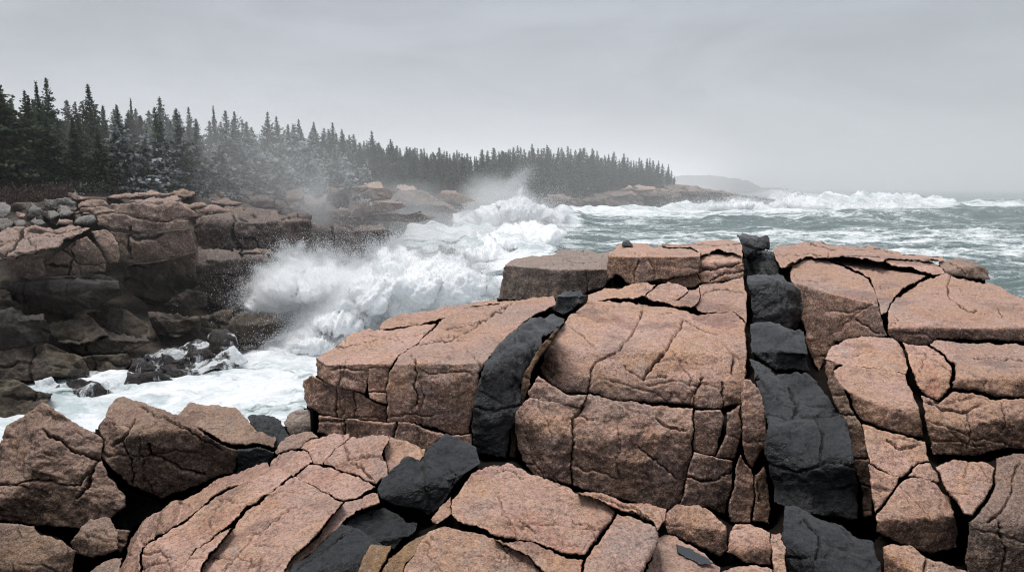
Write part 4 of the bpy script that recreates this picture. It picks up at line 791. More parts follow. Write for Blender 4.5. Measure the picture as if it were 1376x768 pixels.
def tube(pts, rad, n=7):
    pts = np.array(pts, float); V = []; 
    for i, p in enumerate(pts):
        a = np.linspace(0, 2 * math.pi, n, endpoint=False) + i * .3
        d = pts[min(i + 1, len(pts) - 1)] - pts[max(i - 1, 0)]; d /= np.linalg.norm(d)
        x = np.cross(d, [0, 1, .1]); x /= np.linalg.norm(x); y = np.cross(d, x)
        V.append(p + rad[i] * (np.cos(a)[:, None] * x + np.sin(a)[:, None] * y))
    V = np.concatenate(V); Q = []
    for i in range(len(pts) - 1):
        for j in range(n): Q.append([i * n + j, i * n + (j + 1) % n, (i + 1) * n + (j + 1) % n, (i + 1) * n + j])
    return V, np.array(Q)
def spruce_data(seed, H=10., R=2.0, dense=1.0, snow=0., bare=.12, lean=0., wind=0., cs=1.0, thin=0.):
    """needle sprays along drooping branches in whorls, trunk and dead twigs"""
    r = np.random.default_rng(seed)
    nl = int(30 * dense ** .5 * H / 10); C = []; D = []; S = []; SH = []; SZ = []; limbs = []
    zs = bare * H + (H * (1 - bare)) * (np.linspace(0, 1, nl) ** .92)
    gapz = r.random(nl) < .16 + thin
    for iz, z in enumerate(zs):
        f = (z - bare * H) / (H * (1 - bare)); L0 = R * ((1 - f) ** .98) * (.75 + .25 * min(1, f * 5 + .5)) + .06
        if gapz[iz]: L0 *= .45
        nb = int(max(4, round((6.5 - 2 * f))))
        a0 = r.random() * 6.28
        for b in range(nb):
            a = a0 + b * 6.283 / nb + r.normal() * .22
            L = L0 * (.45 + .85 * r.random()) * (1 + wind * math.cos(a))
            if r.random() < .1: L *= 1.5
            up = .25 * f + .02 + r.normal() * .07; droop = (.30 * (1 - f) + .08) * (1 + .3 * r.normal())
            m = max(3, int(L / (.17 / dense) * 1.0)); u = (np.arange(m) + r.random(m) * .8) / m
            u = np.clip(u, .10, 1)
            dx = math.cos(a); dy = math.sin(a)
            px = L * u; pz = z + L * (up * u - droop * u ** 2 + .14 * u ** 4)
            side = r.normal(size=m) * .30 * L * np.sin(np.clip(u, 0, 1) * 2.6) * .55
            P = np.stack([dx * px - dy * side, dy * px + dx * side, pz - np.abs(side) * .22 + r.normal(size=m) * .03], 1)
            C.append(P); SZ.append(np.full(m, .45 + .55 * min(1, (1 - f) * 2.2)))
            dd = np.stack([dx + r.normal(size=m) * .45 - dy * side, dy + r.normal(size=m) * .45 + dx * side, -.15 + .2 * u + r.normal(size=m) * .18], 1); D.append(dd)
            S.append(np.full(m, snow * (r.random() < .75)) * (.4 + .6 * u)); SH.append(np.clip(u ** 2 * .8 + r.normal(size=m) * .2, 0, 1))
            if L > .5 and r.random() < .5 * min(1, dense): limbs.append(([0, 0, z], [dx * L * .5, dy * L * .5, z + L * (up * .5 - droop * .25)], [dx * L * .9, dy * L * .9, z + L * (up * .9 - droop * .75)], .028 * L / R + .008))
    # leader
    for k in range(5):
        C.append(np.array([[r.normal() * .04, r.normal() * .04, H * (.97 + .012 * k)]])); D.append(np.array([[r.normal() * .4, r.normal() * .4, 1.]])); S.append(np.array([0.])); SH.append(np.array([.3])); SZ.append(np.array([.35]))
    C = np.concatenate(C); D = np.concatenate(D); S = np.concatenate(S); SH = np.concatenate(SH); SZ = np.concatenate(SZ)
    D /= np.linalg.norm(D, axis=1)[:, None]; n = len(C)
    V = []; F = []; sn = []; shd = []; base = 0
    per = 3 if dense > .6 else 2
    for k in range(per):
        ln = (.30 + .22 * r.random(n)) * cs * SZ; wd = (.055 + .05 * r.random(n)) * cs * 1.4 * SZ
        d = D + r.normal(size=(n, 3)) * .42; d /= np.linalg.norm(d, axis=1)[:, None]
        x = np.cross(d, np.tile([0, 0, 1.], (n, 1))); x /= np.maximum(np.linalg.norm(x, axis=1), 1e-3)[:, None]; tl = r.normal(size=n)[:, None] * .6
        x = x + np.cross(d, x) * tl; c = C + r.normal(size=(n, 3)) * .05 * cs
        A = np.stack([c - d * ln[:, None] * .3, c + x * wd[:, None] + d * ln[:, None] * .2, c + d * ln[:, None] * .8, c - x * wd[:, None] + d * ln[:, None] * .25], 1)
        V.append(A.reshape(-1, 3)); F.append(base + np.arange(n * 4).reshape(n, 4)); base += n * 4; sn.append(np.repeat(S, 4)); shd.append(np.repeat(np.clip(SH + r.normal(size=n) * .12, 0, 1), 4))
    V = np.concatenate(V); F = np.concatenate(F); V[:, 0] += lean * V[:, 2] ** 2 / H
    tv, tq = tube([[0, 0, -1.0], [0, 0, H * .3], [0, 0, H * .7], [0, 0, H * 1.0]], [.022 * H, .016 * H, .008 * H, .002 * H]); Vt = [tv]; Qt = [tq]; b0 = len(tv)
    for a, b, c, rr in limbs:
        v, q = tube([a, b, c], [rr, rr * .7, rr * .3], 4); Vt.append(v); Qt.append(q + b0); b0 += len(v)
    Vt = np.concatenate(Vt); Vt[:, 0] += lean * Vt[:, 2] ** 2 / H
    return V, F, np.concatenate(sn), np.concatenate(shd), Vt, np.concatenate(Qt)
def make_proto(i, **k):
    V, F, sn, shd, Vt, Qt = spruce_data(100 + i, **k)
    c = mesh_np('crown', V, F, MN, smooth=False, attrs={'snow': sn, 'shade': shd}, origin=(0, 0, 0))
    t = mesh_np('trunk', Vt, Qt, MBK, origin=(0, 0, 0))
    COL.objects.unlink(c); COL.objects.unlink(t)
    return c, t
near_p = [make_proto(0, R=3.0, dense=1.3, H=10), make_proto(1, R=2.5, dense=1.25, H=10, thin=.12), make_proto(2, R=3.3, dense=1.25, H=10, bare=.05), make_proto(3, R=2.0, dense=1.2, H=10, bare=.2, thin=.2), make_proto(4, R=2.8, dense=1.25, H=10, wind=.25)]
snow_p = [make_proto(10, R=2.6, dense=1.25, H=7, snow=1., bare=.03, lean=-.12, wind=.3), make_proto(11, R=2.3, dense=1.2, H=6, snow=1., bare=.03, lean=-.2, wind=.4), make_proto(12, R=2.4, dense=1.2, H=8, snow=.6, bare=.03)]
far_p = [make_proto(20, R=2.6, dense=.5, H=10, cs=1.7), make_proto(21, R=2.1, dense=.5, H=10, cs=1.6, thin=.15), make_proto(22, R=2.9, dense=.5, H=10, cs=1.8), make_proto(23, R=1.8, dense=.5, H=10, cs=1.5, bare=.25, thin=.15)]
NT_ = 0
def plant(loc, H, protos, h0, label, group, wide=1.0, one=None):
    global NT_
    c0, t0 = protos[one if one is not None else int(rng.integers(len(protos)))]
    e = bpy.data.objects.new('spruce_tree', None); COL.objects.link(e); e.location = loc; e.rotation_euler = (rng.normal() * .02, rng.normal() * .02, rng.random() * 6.28); s = H / h0
    e.scale = (s * wide, s * wide, s); e.empty_display_size = .2
    tag(e, label, 'tree', group)
    for p in (c0, t0):
        c = p.copy(); COL.objects.link(c); c.parent = e
    NT_ += 1; return e
def land_at(px, Y):
    """ground point in column px at distance Y"""
    vs = np.linspace(0, 4, 80); P = land_P(np.full(80, float(px)), vs); i = int(np.argmin(np.abs(P[:, 1] - Y))); p = P[i]
    r = rays(px, 250.)
    return np.array([r[0] * Y, Y, p[2]])
def height_to(px, py, loc): return float(rays(px, py)[2] * loc[1] + HC - loc[2])
# the individual spires that cut the skyline: px, row of the tip, distance, look
named = [(5, 92, 50, 'tallest spruce at the left edge of the photo, ragged top', 1.0, 0), (62, 112, 58, 'slim spruce with a thin open top, right of the tallest one', .8, 3), (76, 107, 60, 'spruce with a bushy tip behind the bent pine', .8, 1),
         (131, 115, 60, 'spruce with a dense round-tipped top standing above its neighbours', .9, 0), (45, 124, 62, 'grey-green spruce between the edge tree and the slim one', 1., 2), (104, 138, 66, 'short-topped spruce in the gap left of the round-tipped one', 1., 2),
         (184, 134, 72, 'thin whip-like spire above the left part of the wood', .55, 3), (220, 133, 74, 'broad spruce standing out in the left half of the wood', 1.1, 0), (166, 142, 68, 'fir with paired tips left of the thin spire', .9, 1), (240, 150, 76, 'dark spruce right of the broad one', 1.0, 4),
         (295, 144, 86, 'narrow spire in the middle of the near wood', .7, 3), (260, 146, 82, 'spruce with a forked tip left of the narrow spire', .8, 1), (318, 152, 90, 'full-crowned spruce right of the narrow spire', 1.0, 4), (361, 152, 100, 'spruce with a flag-like top above the spray', .9, 0), (377, 158, 104, 'close companion of the flag-topped spruce', .9, 1),
         (404, 162, 112, 'spruce in the pair above the drifting spray, left one', .9, 4), (425, 165, 114, 'spruce in the pair above the drifting spray, right one', .9, 0), (447, 166, 118, 'pointed spruce where the near wood starts to fall away', .9, 1), (463, 175, 122, 'lower spruce right of the pointed one', 1.0, 2),
         (502, 178, 132, 'isolated dark spruce on the falling skyline', 1.0, 0), (530, 188, 138, 'rounded dark spruce next to the isolated one', 1.1, 2)]
for px, py, Y, lb, wd, one in named:
    g = land_at(px, Y); plant(g, height_to(px, py, g), near_p, 10, lb, 'tall spruces on the skyline', wd, one)
tops = np.array([(-300, 60), (-60, 95), (0, 118), (40, 135), (90, 140), (130, 140), (180, 148), (240, 158), (300, 163), (360, 166), (420, 173), (470, 182), (520, 193), (560, 201), (610, 204), (660, 202), (700, 198), (760, 199), (800, 202), (840, 208), (875, 216), (895, 224), (908, 234), (925, 240)], float)
def skyrow(px): return np.interp(px, tops[:, 0], tops[:, 1])
# near wood, rows from the edge inwards
for k, (y0, y1, cnt, x0, x1) in enumerate(((0.2, .9, 46, -170, 470), (1.0, 2.0, 46, -170, 500), (.15, 1.4, 30, 420, 600))):
    for i in range(cnt):
        px = x0 + (x1 - x0) * (i + rng.random() * .9) / cnt; v = 2 + y0 * .8 + (y1 - y0) * rng.random() * .8
        p = land_P(np.array([px]), np.array([min(v, 3.8)]))[0]
        H = height_to(px, skyrow(px) - 4 + rng.random() * (38 if k == 0 else 22) * (60 / p[1]) ** .5 + (8 if k == 0 else 0), p)
        H = min(H, 15.5)
        plant(p, H, near_p, 10, 'dark green spruce standing in the near wood above the cliff, misty towards the right', 'spruces of the near wood', .95 + .5 * rng.random())
# edge trees with snow, bent by the wind
for i in range(40):
    px = 150 + (500 - 150) * (i + rng.random() * .8) / 40; v = 1.62 + .36 * rng.random()
    p = land_P(np.array([px]), np.array([v]))[0]
    plant(p, (3.2 + 2.8 * rng.random()) * (1 + .3 * (px > 300)), snow_p, 7, 'low snow-dusted spruce bent by the wind at the edge of the wood', 'snow-dusted spruces along the cliff top')
for px, v, H, one, lb in ((15, 1.95, 7.2, 0, 'green spruce with layered boughs at the left edge, in front of the tallest'), (-25, 1.9, 8.2, 2, 'spruce cut by the left edge, heavy lower boughs'), (48, 2.0, 6.6, 2, 'wide spruce overhanging the red shrubs'), (105, 1.9, 5.2, 3, 'bent pine with a bare dark trunk leaning over the pink ledge'), (72, 1.97, 5.2, 4, 'spruce with sparse tiers left of the bent pine'), (138, 1.9, 4.6, 2, 'low bough-heavy spruce touching the pale ledge stone'), (165, 1.95, 4.4, 4, 'short spruce right of the bent pine, first dusted with snow')):
    p = land_P(np.array([float(px)]), np.array([v]))[0]; plant(p, H, near_p, 10, lb, 'spruces over the cliff-top shrubs', 1.25, one)
for i in range(16):
    px = 190 + 280 * (i + rng.random() * .8) / 16; p = land_P(np.array([px]), np.array([1.45 + .25 * rng.random()]))[0]
    plant(p, 1.6 + 1.6 * rng.random(), snow_p, 7, 'knee-high frosted spruce clinging to the rocky slope in front of the wood', 'frosted dwarf spruces on the slope', 1.5)
# far wood to the point
def mass_of(protos, items, name, label):
    for part, mat_ in ((0, MN), (1, MBK)):
        Vs = []; Fs = []; A1 = []; A2 = []; b0 = 0
        for p, H, w_ in items:
            o = protos[int(rng.integers(len(protos)))][part]; me = o.data; n = len(me.vertices); v = np.empty(n * 3, np.float32); me.vertices.foreach_get('co', v); v = v.reshape(-1, 3)
            li = np.empty(len(me.loops), np.int32); me.loops.foreach_get('vertex_index', li); a = rng.random() * 6.28; s = H / 10
            R = np.array([[math.cos(a), -math.sin(a), 0], [math.sin(a), math.cos(a), 0], [0, 0, 1]])
            Vs.append((v * [s * w_, s * w_, s]) @ R.T + p); Fs.append(li.reshape(-1, 4) + b0); b0 += n
        if part == 0:
            V_ = np.concatenate(Vs); m = mesh_np(name, V_, np.concatenate(Fs), mat_, smooth=False, attrs={'snow': np.zeros(len(V_)), 'shade': rng.random(len(V_)) * .6}); tag(m, label, None, None, 'stuff')
for row, (cnt, va, vb) in enumerate(((88, 2.02, 2.35), (90, 2.5, 3.2))):
    items = []
    for i in range(cnt):
        px = 500 + (905 - 500) * (i + rng.random()) / cnt; v = va + (vb - va) * rng.random()
        p = land_P(np.array([px]), np.array([v]))[0]
        full = height_to(px, skyrow(px) + abs(rng.normal()) * 6 - 2 + (5 if row == 0 else 0), p)
        H = max(4, min(full, 19) * (.85 + .15 * rng.random()) if row == 0 else full); w_ = .75 + .8 * rng.random()
        if row: items.append((p, H, w_))
        else: plant(p, H, far_p, 10, 'small dark spruce in the distant wood running out to the point', 'spruces of the distant wood', w_)
    if row: mass_of(far_p, items, 'distant_wood', 'far-off spruce wood closing the gaps behind the front row of the distant wood')
for px, py, lb in ((884, 216, 'slender spruce near the tip of the point, taller than its neighbours'), (897, 221, 'last full spruce at the tip of the point'), (872, 213, 'spire just left of the slender spruce by the point'), (906, 236, 'smallest spruce, last in the row at the point'), (735, 196, 'spruce topping the highest part of the distant wood'), (715, 195, 'dark spruce beside the plume of the far splash')):
    p = land_P(np.array([float(px)]), np.array([2.1]))[0]; plant(p, height_to(px, py, p), far_p, 10, lb, 'spruces that stand out near the point', .8)
# shrubs and undergrowth
def undergrowth(name, label, spots, col, n, sz, spread, hgt, kind='stuff', cat=None, tw=.012):
    V = []; m = n; r = rng
    P = []
    for _ in range(m):
        px, v = spots(r); P.append((px, v))
    A = np.array(P); G = land_P(A[:, 0], A[:, 1]); 
    base = G + r.normal(size=(m, 3)) * [spread, spread, .05]
    up = np.stack([r.normal(size=m) * .5, r.normal(size=m) * .5, np.ones(m)], 1); L = hgt * (.4 + .8 * r.random(m)); mid = base + up * L[:, None] * r.random(m)[:, None]
    d = r.normal(size=(m, 3)); d[:, 2] = np.abs(d[:, 2]) * 1.2; d /= np.linalg.norm(d, axis=1)[:, None]; x = np.cross(d, r.normal(size=(m, 3))); x /= np.linalg.norm(x, axis=1)[:, None]
    s = sz * (.5 + r.random(m))[:, None]
    A = np.stack([mid - d * s, mid + x * s * .25, mid + d * s, mid - x * s * .25], 1).reshape(-1, 3)
    t = NT(name + '_mat'); pos = t.n('ShaderNodeNewGeometry').outputs['Position']; c = t.mix(t.ramp(t.noise(pos, 1.2, 5, .7), .35, .65), col[0], col[1]); c = t.mix(t.ramp(t.noise(pos, 2.3, 3, .7), .5, .62), c, col[2])
    b = t.n('ShaderNodeBsdfPrincipled', {'Base Color': c, 'Roughness': .9}); t.n('ShaderNodeOutputMaterial', {'Surface': b})
    tag(mesh_np(name, A, np.arange(m * 4).reshape(m, 4), t.m, smooth=False), label, cat, None, kind)
undergrowth('heath_shrubs', 'reddish brown leafless shrubs and heath on the cliff top', lambda r: (-60 + 150 * r.random(), 1.05 + .85 * r.random()), ((.085, .042, .035), (.055, .035, .028), (.11, .09, .07)), 26000, .09, .25, .9)
undergrowth('low_brush', 'green and straw-coloured low brush at the foot of the trees', lambda r: (-60 + 560 * r.random() ** .9, 1.62 + .5 * r.random()), ((.045, .055, .028), (.08, .065, .04), (.5, .51, .53)), 26000, .11, .4, .8)
# ================================================================== SEA
def px_of(X, Y): return 688 + F0 * X / Y * 1.0      # near the horizon rows this is close enough for laying out the surf
def sea_h(X, Y):
    P = np.stack([X, Y, 0 * X], -1); d = np.hypot(X, Y)
    px = px_of(X, Y)
    cove = ss(720, 560, px) * ss(140, 60, Y) # churned water in the cove
    # swell trains coming in from the right, across the view
    a = radians(16); u = Y * math.cos(a) + X * math.sin(a); uw = u + 9 * fbm(P / 70, 3)
    sw = (1 - np.abs(np.sin(uw / 27))) ** 1.5 * 2.3 * (.6 + .5 * perlin(P / 80 + 3))
    far = ss(900, 350, d)
    h = sw * far * ss(30, 90, Y) * (1 - .8 * cove)
    h = h + .60 * fbm(P * [.09, .16, 1], 5, gain=.55) * (1 + .3 * cove) * ss(1200, 300, d)
    h = h + .10 * (.3 - np.abs(perlin(P * [.5, .8, 1]))) * ss(260, 40, d) + .05 * (.3 - np.abs(perlin(P * [1.5, 2.1, 1]))) * ss(120, 30, d)
    foam = np.zeros_like(h); 
    def breaker(x0, x1, Yc, hh, wdt, slope=0., sd=0, foamy=1.0, back=1.6):
        nonlocal h, foam
        c = Yc + slope * (px - x0) + 5.0 * perlin(np.stack([px / 40, 0 * px + sd, 0 * px], -1)) * Yc / 200
        env = ss(x0 - 8, x0 + 35, px) * ss(x1 + 8, x1 - 40, px); hv = hh * env * (.78 + .45 * perlin(np.stack([px / 22, 0 * px + sd + 5, 0 * px], -1)))
        q = (Y - c) / wdt; prof = np.where(q < 0, np.exp(-(q * 1.5) ** 2), np.exp(-(q / back) ** 2)); 
        lump = 1 + .22 * perlin(P / 3.2 + sd) * prof + .12 * perlin(P / 1.3 + sd)
        h = h + hv * prof * lump
        fr = np.exp(-((q + .75) / 1.5) ** 2) * env
        foam = np.maximum(foam, fr * foamy)
    breaker(880, 1075, 262, 4.2, 9, .05, 1)
    breaker(1035, 1300, 305, 6.2, 11, .02, 2)
    breaker(1010, 1130, 400, 6.0, 14, .0, 12)
    breaker(730, 900, 236, 3.0, 7, .05, 3)
    breaker(1120, 1400, 335, 3.0, 10, .05, 4, .75)
    breaker(1060, 1460, 205, 2.2, 8, .02, 5, .3)
    breaker(930, 1300, 165, 1.6, 8, .08, 6, .25)
    breaker(540, 800, 165, 3.4, 9, .0, 7)
    breaker(440, 700, 118, 3.2, 8, .0, 8)
    breaker(420, 760, 88, 2.2, 7, .0, 9)
    breaker(600, 800, 205, 4.2, 9, .0, 10)
    breaker(1140, 1250, 520, 6.5, 12, .0, 14)
    # general foam: full in the cove and along the shore, in lanes farther out
    cov = ss(860, 690, px + 26 * fbm(P / 22, 3)) * ss(380, 300, Y) * np.clip(.66 + .60 * fbm(P * [1 / 7, 1 / 4.5, 1], 5), .25, 1)
    sh = ss(1010, 930, px) * ss(225, 245, Y) * .85
    lane = .50 + .30 * fbm(P * [1 / 38, 1 / 14, 1] + 9, 4)
    band = .36 * ss(150, 50, Y) * ss(60, 30, Y) + .30 * np.exp(-((Y - 235) / 45) ** 2) * ss(1350, 1150, px) + .22 * np.exp(-((Y - 110) / 45) ** 2)
    base = np.clip(lane * .56 + band + .03, 0, .66) * ss(1500, 400, d) + .12 * ss(300, 900, d)
    foam = np.maximum.reduce([foam, cov, sh, base])
    return h, foam
def build_sea():
    px = np.arange(-420, 1800, 3.0)
    Ys = [11.0]
    while Ys[-1] < 12000: Ys.append(Ys[-1] * (1.0052 if Ys[-1] < 430 else 1.02 if Ys[-1] < 1500 else 1.08))
    Ys = np.array(Ys); gx, gy = np.meshgrid((px - 688) / F0, Ys); X = gx * gy; Y = gy
    h = np.zeros_like(X); fm = np.zeros_like(X)
    h, fm = sea_h(X, Y)
    curv = 0
    V = np.stack([X.ravel(), Y.ravel(), h.ravel()], 1); idx = np.arange(len(V)).reshape(X.shape)
    Q = np.stack([idx[:-1, :-1].ravel(), idx[:-1, 1:].ravel(), idx[1:, 1:].ravel(), idx[1:, :-1].ravel()], 1)
    t = NT('sea_water'); geo = t.n('ShaderNodeNewGeometry'); pos = geo.outputs['Position']
    fa = t.n('ShaderNodeAttribute', attribute_name='foam').outputs['Fac']
    p2 = t.scale(pos, (.55, 1.0, 1.0))
    wv = t.n('ShaderNodeVectorMath', {0: p2, 1: t.scale(t.noise(pos, .5, 4, .6, 0, 'Color'), (2.2, 2.2, 0))}, operation='ADD').outputs[0]
    n1 = t.noise(wv, .16, 7, .66, .8); n2 = t.noise(wv, .9, 7, .68, .6)
    cell = t.n('ShaderNodeTexVoronoi', {'Vector': wv, 'Scale': .55}, feature='DISTANCE_TO_EDGE').outputs[0]
    cell2 = t.n('ShaderNodeTexVoronoi', {'Vector': wv, 'Scale': 1.9}, feature='DISTANCE_TO_EDGE').outputs[0]
    lace = t.math('MAXIMUM', t.ramp(cell, .16, .0, 0, 1), t.ramp(cell2, .2, .0, 0, .8))
    nn = t.math('ADD', t.math('MULTIPLY', n1, .6), t.math('MULTIPLY', n2, .4))
    v = t.math('ADD', t.math('ADD', t.math('MULTIPLY', t.math('SUBTRACT', nn, .5), 3.2), t.math('MULTIPLY', lace, .34)), t.math('MULTIPLY', t.math('SUBTRACT', fa, .5), 1.9))
    f = t.ramp(v, -.04, .52)
    wc = t.mix(t.ramp(n1, .35, .65), (.055, .098, .096), (.11, .168, .158))
    fc = t.mix(t.ramp(nn, .40, .58), (.50, .575, .58), (.95, .96, .97)); fc = t.mix(t.ramp(fa, .2, .85), t.mix(.4, fc, (.38, .46, .47)), fc)
    c = t.mix(f, wc, fc)
    rough = t.ramp(f, 0, .6, .22, .9)
    hg = t.math('ADD', t.math('MULTIPLY', n2, .7), t.math('ADD', t.math('MULTIPLY', n1, 1.2), t.math('MULTIPLY', t.noise(wv, 4, 5, .7), .25)))
    bmp = t.n('ShaderNodeBump', {'Height': hg, 'Strength': .6, 'Distance': .55})
    b = t.n('ShaderNodeBsdfPrincipled', {'Base Color': c, 'Roughness': rough, 'Normal': bmp, 'IOR': 1.33, 'Specular IOR Level': .45}); t.n('ShaderNodeOutputMaterial', {'Surface': b})
    tag(mesh_np('sea', V, Q, t.m, attrs={'foam': fm.ravel()}), 'rough grey-green sea streaked with foam', None, None, 'structure')
build_sea()
# --- thrown water: thousands of drops, and mist volumes
def drop_mat():
    t = NT('spray_drops')
    d = t.n('ShaderNodeBsdfDiffuse', {'Color': (.93, .94, .95)}); tr = t.n('ShaderNodeBsdfTranslucent', {'Color': (.93, .94, .95)})
    m = t.n('ShaderNodeMixShader', {0: .5, 1: d, 2: tr}); t.n('ShaderNodeOutputMaterial', {'Surface': m}); return t.m
MD = drop_mat()
def drops(C, s, name, label, group=None, kind=None, cat=None, parent=None):
    n = len(C); T4 = np.array([(1, 1, 1), (1, -1, -1), (-1, 1, -1), (-1, -1, 1)], float)
    q = rng.normal(size=(n, 3, 3)); q, _ = np.linalg.qr(q)
    V = C[:, None, :] + np.einsum('vk,nkj->nvj', T4, q) * (s / 1.7)[:, None, None]
    F = np.array([(0, 1, 2), (0, 3, 1), (0, 2, 3), (1, 3, 2)]); Q = (np.arange(n)[:, None, None] * 4 + F[None]).reshape(-1, 3)
    o = mesh_np(name, V.reshape(-1, 3), Q, MD, smooth=False)
    tag(o, label, cat, group, kind); 
    if parent: o.parent = parent
    return o
def foam_mat():
    t = NT('white_water'); pos = t.n('ShaderNodeNewGeometry').outputs['Position']
    n = t.noise(pos, 1.1, 7, .7, .6); n2 = t.noise(pos, 5, 6, .75)
    c = t.mix(t.ramp(n, .35, .62), (.84, .88, .88), (.96, .965, .97)); 
    bmp = t.n('ShaderNodeBump', {'Height': t.math('ADD', n, t.math('MULTIPLY', n2, .35)), 'Strength': .35, 'Distance': .3})
    b = t.n('ShaderNodeBsdfPrincipled', {'Base Color': c, 'Roughness': .95, 'Normal': bmp, 'Specular IOR Level': .1, 'Subsurface Weight': .35, 'Subsurface Radius': (.5, .55, .6), 'Subsurface Scale': .5}); t.n('ShaderNodeOutputMaterial', {'Surface': b}); return t.m
MF = foam_mat()
def ico(sub):
    import bmesh
    bm = bmesh.new(); bmesh.ops.create_icosphere(bm, subdivisions=sub, radius=1); V = np.array([v.co[:] for v in bm.verts]); F = np.array([[v.index for v in f.verts] for f in bm.faces]); bm.free(); return V, F
IV, IF = ico(4)
def surge(name, label, blobs, group=None, drop=0, ds=.05, fringe=.35, ragged=1.0):
    """a heap of white water made of overlapping torn billows; blobs: (px, py, Y, r_px_x, r_px_y)"""
    e = bpy.data.objects.new(name, None); COL.objects.link(e)
    Vs = []; Fs = []; b0 = 0; Cs = []; Ss = []
    for px, py, Y, rx, ry in blobs:
        c = pt(px, py, Y); s = Y / F0; rad = np.array([rx * s, .8 * rx * s, ry * s]); V = IV * rad
        Pn = (V + c) / (ry * s); dd = .30 * fbm(Pn * 1.1, 5, gain=.62) + .22 * (.35 - np.abs(perlin(Pn * 2.0 + 5))) + .12 * (.35 - np.abs(perlin(Pn * 4.6 + 9)))
        V = V * (1 + ragged * dd)[:, None] + c; Vs.append(V); Fs.append(IF + b0); b0 += len(V)
        m = int(drop * rx * ry / 900.); 
        if m:
            d = rng.normal(size=(m, 3)); d /= np.linalg.norm(d, axis=1)[:, None]; d[:, 2] = np.where(rng.random(m) < .8, np.abs(d[:, 2]), d[:, 2])
            rr = .82 + np.abs(rng.normal(size=m)) * fringe; q = c + d * rad * rr[:, None]; keep = perlin(q / (ry * s) * 1.6) + .25 > (rr - 1) * .9
            Cs.append(q[keep]); Ss.append(np.full(keep.sum(), 1.0) * ds * (.4 + 1.1 * rng.random(keep.sum()) ** 2) * Y / 42)
    V = np.concatenate(Vs); e.location = V.mean(0)
    o = mesh_np('foam', V, np.concatenate(Fs), MF); o.location = o.location - e.location; o.parent = e
    if Cs:
        d = drops(np.concatenate(Cs), np.concatenate(Ss), 'spray', None, kind='stuff'); d.location = d.location - e.location; d.parent = e
    tag(e, label, 'wave', group); return e
def cloud(name, label, parts, cat='wave', group=None, drop=0, ds=.03, fringe=.3, dens=1.6, scl=1.0, thr=.5, amp=1.7, col=(.985, .99, .995)):
    """thrown white water: lobes of dense spray (real volumes) fringed with drops. parts: (px, py, Y, rx, ry, depth in m)"""
    e = bpy.data.objects.new(name, None); COL.objects.link(e); e.location = pt(*parts[0][:3]); Cs = []; Ss = []
    V, F = ico(3)
    t = NT(name + '_vol'); pos = t.n('ShaderNodeNewGeometry').outputs['Position']; oc = t.n('ShaderNodeTexCoord').outputs['Object']
    ln = t.n('ShaderNodeVectorMath', {0: oc}, operation='LENGTH').outputs['Value']
    Ym = parts[0][2]; k = 42. / Ym
    n = t.math('ADD', t.math('MULTIPLY', t.noise(pos, .42 * scl * k, 6, .62, .5), .65), t.math('MULTIPLY', t.noise(pos, 2.4 * scl * k, 5, .65, .3), .35))
    q = t.math('ADD', t.math('MULTIPLY', t.math('SUBTRACT', n, .5), amp), t.math('SUBTRACT', 1.0, ln))
    d = t.math('MULTIPLY', t.ramp(q, thr - .5, thr - .5 + .42), dens * k)
    v = t.n('ShaderNodeVolumeScatter', {'Color': col, 'Density': d, 'Anisotropy': 0.0}); t.n('ShaderNodeOutputMaterial', {'Volume': v})
    for px, py, Y, rx, ry, dp in parts:
        c = pt(px, py, Y); s = Y / F0; rad = np.array([rx * s, dp, ry * s]); me = bpy.data.meshes.new('spray_lobe'); me.from_pydata(V.tolist(), [], F.tolist()); me.materials.append(t.m)
        o = bpy.data.objects.new('spray_lobe', me); COL.objects.link(o); o.parent = e; o.location = c - np.array(e.location); o.scale = tuple(rad)
        m = int(drop * rx * ry / 900.)
        if m:
            u = rng.random((m * 3, 3)) * 2.7 - 1.35; rr = np.linalg.norm(u, axis=1); u = u[rr < 1.35]; rr = rr[rr < 1.35]; q = c + u * rad
            qq = 1.0 - rr + amp * .8 * (.75 * fbm(q * .22 * k * 2, 4) + .35 * fbm(q * 1.6 * k, 3)); keep = (qq > -.25) & (qq < .75) & (rng.random(len(q)) < ss(-.25, .35, qq) + .03)
            Cs.append(q[keep]); Ss.append(ds * (.3 + 1.3 * rng.random(keep.sum()) ** 3) * Y / 42)
    if Cs:
        C = np.concatenate(Cs); S_ = np.concatenate(Ss); ok = C[:, 2] > .1
        o = drops(C[ok], S_[ok], 'spray', None, kind='stuff'); o.location = o.location - e.location; o.parent = e
    tag(e, label, cat, group); return e
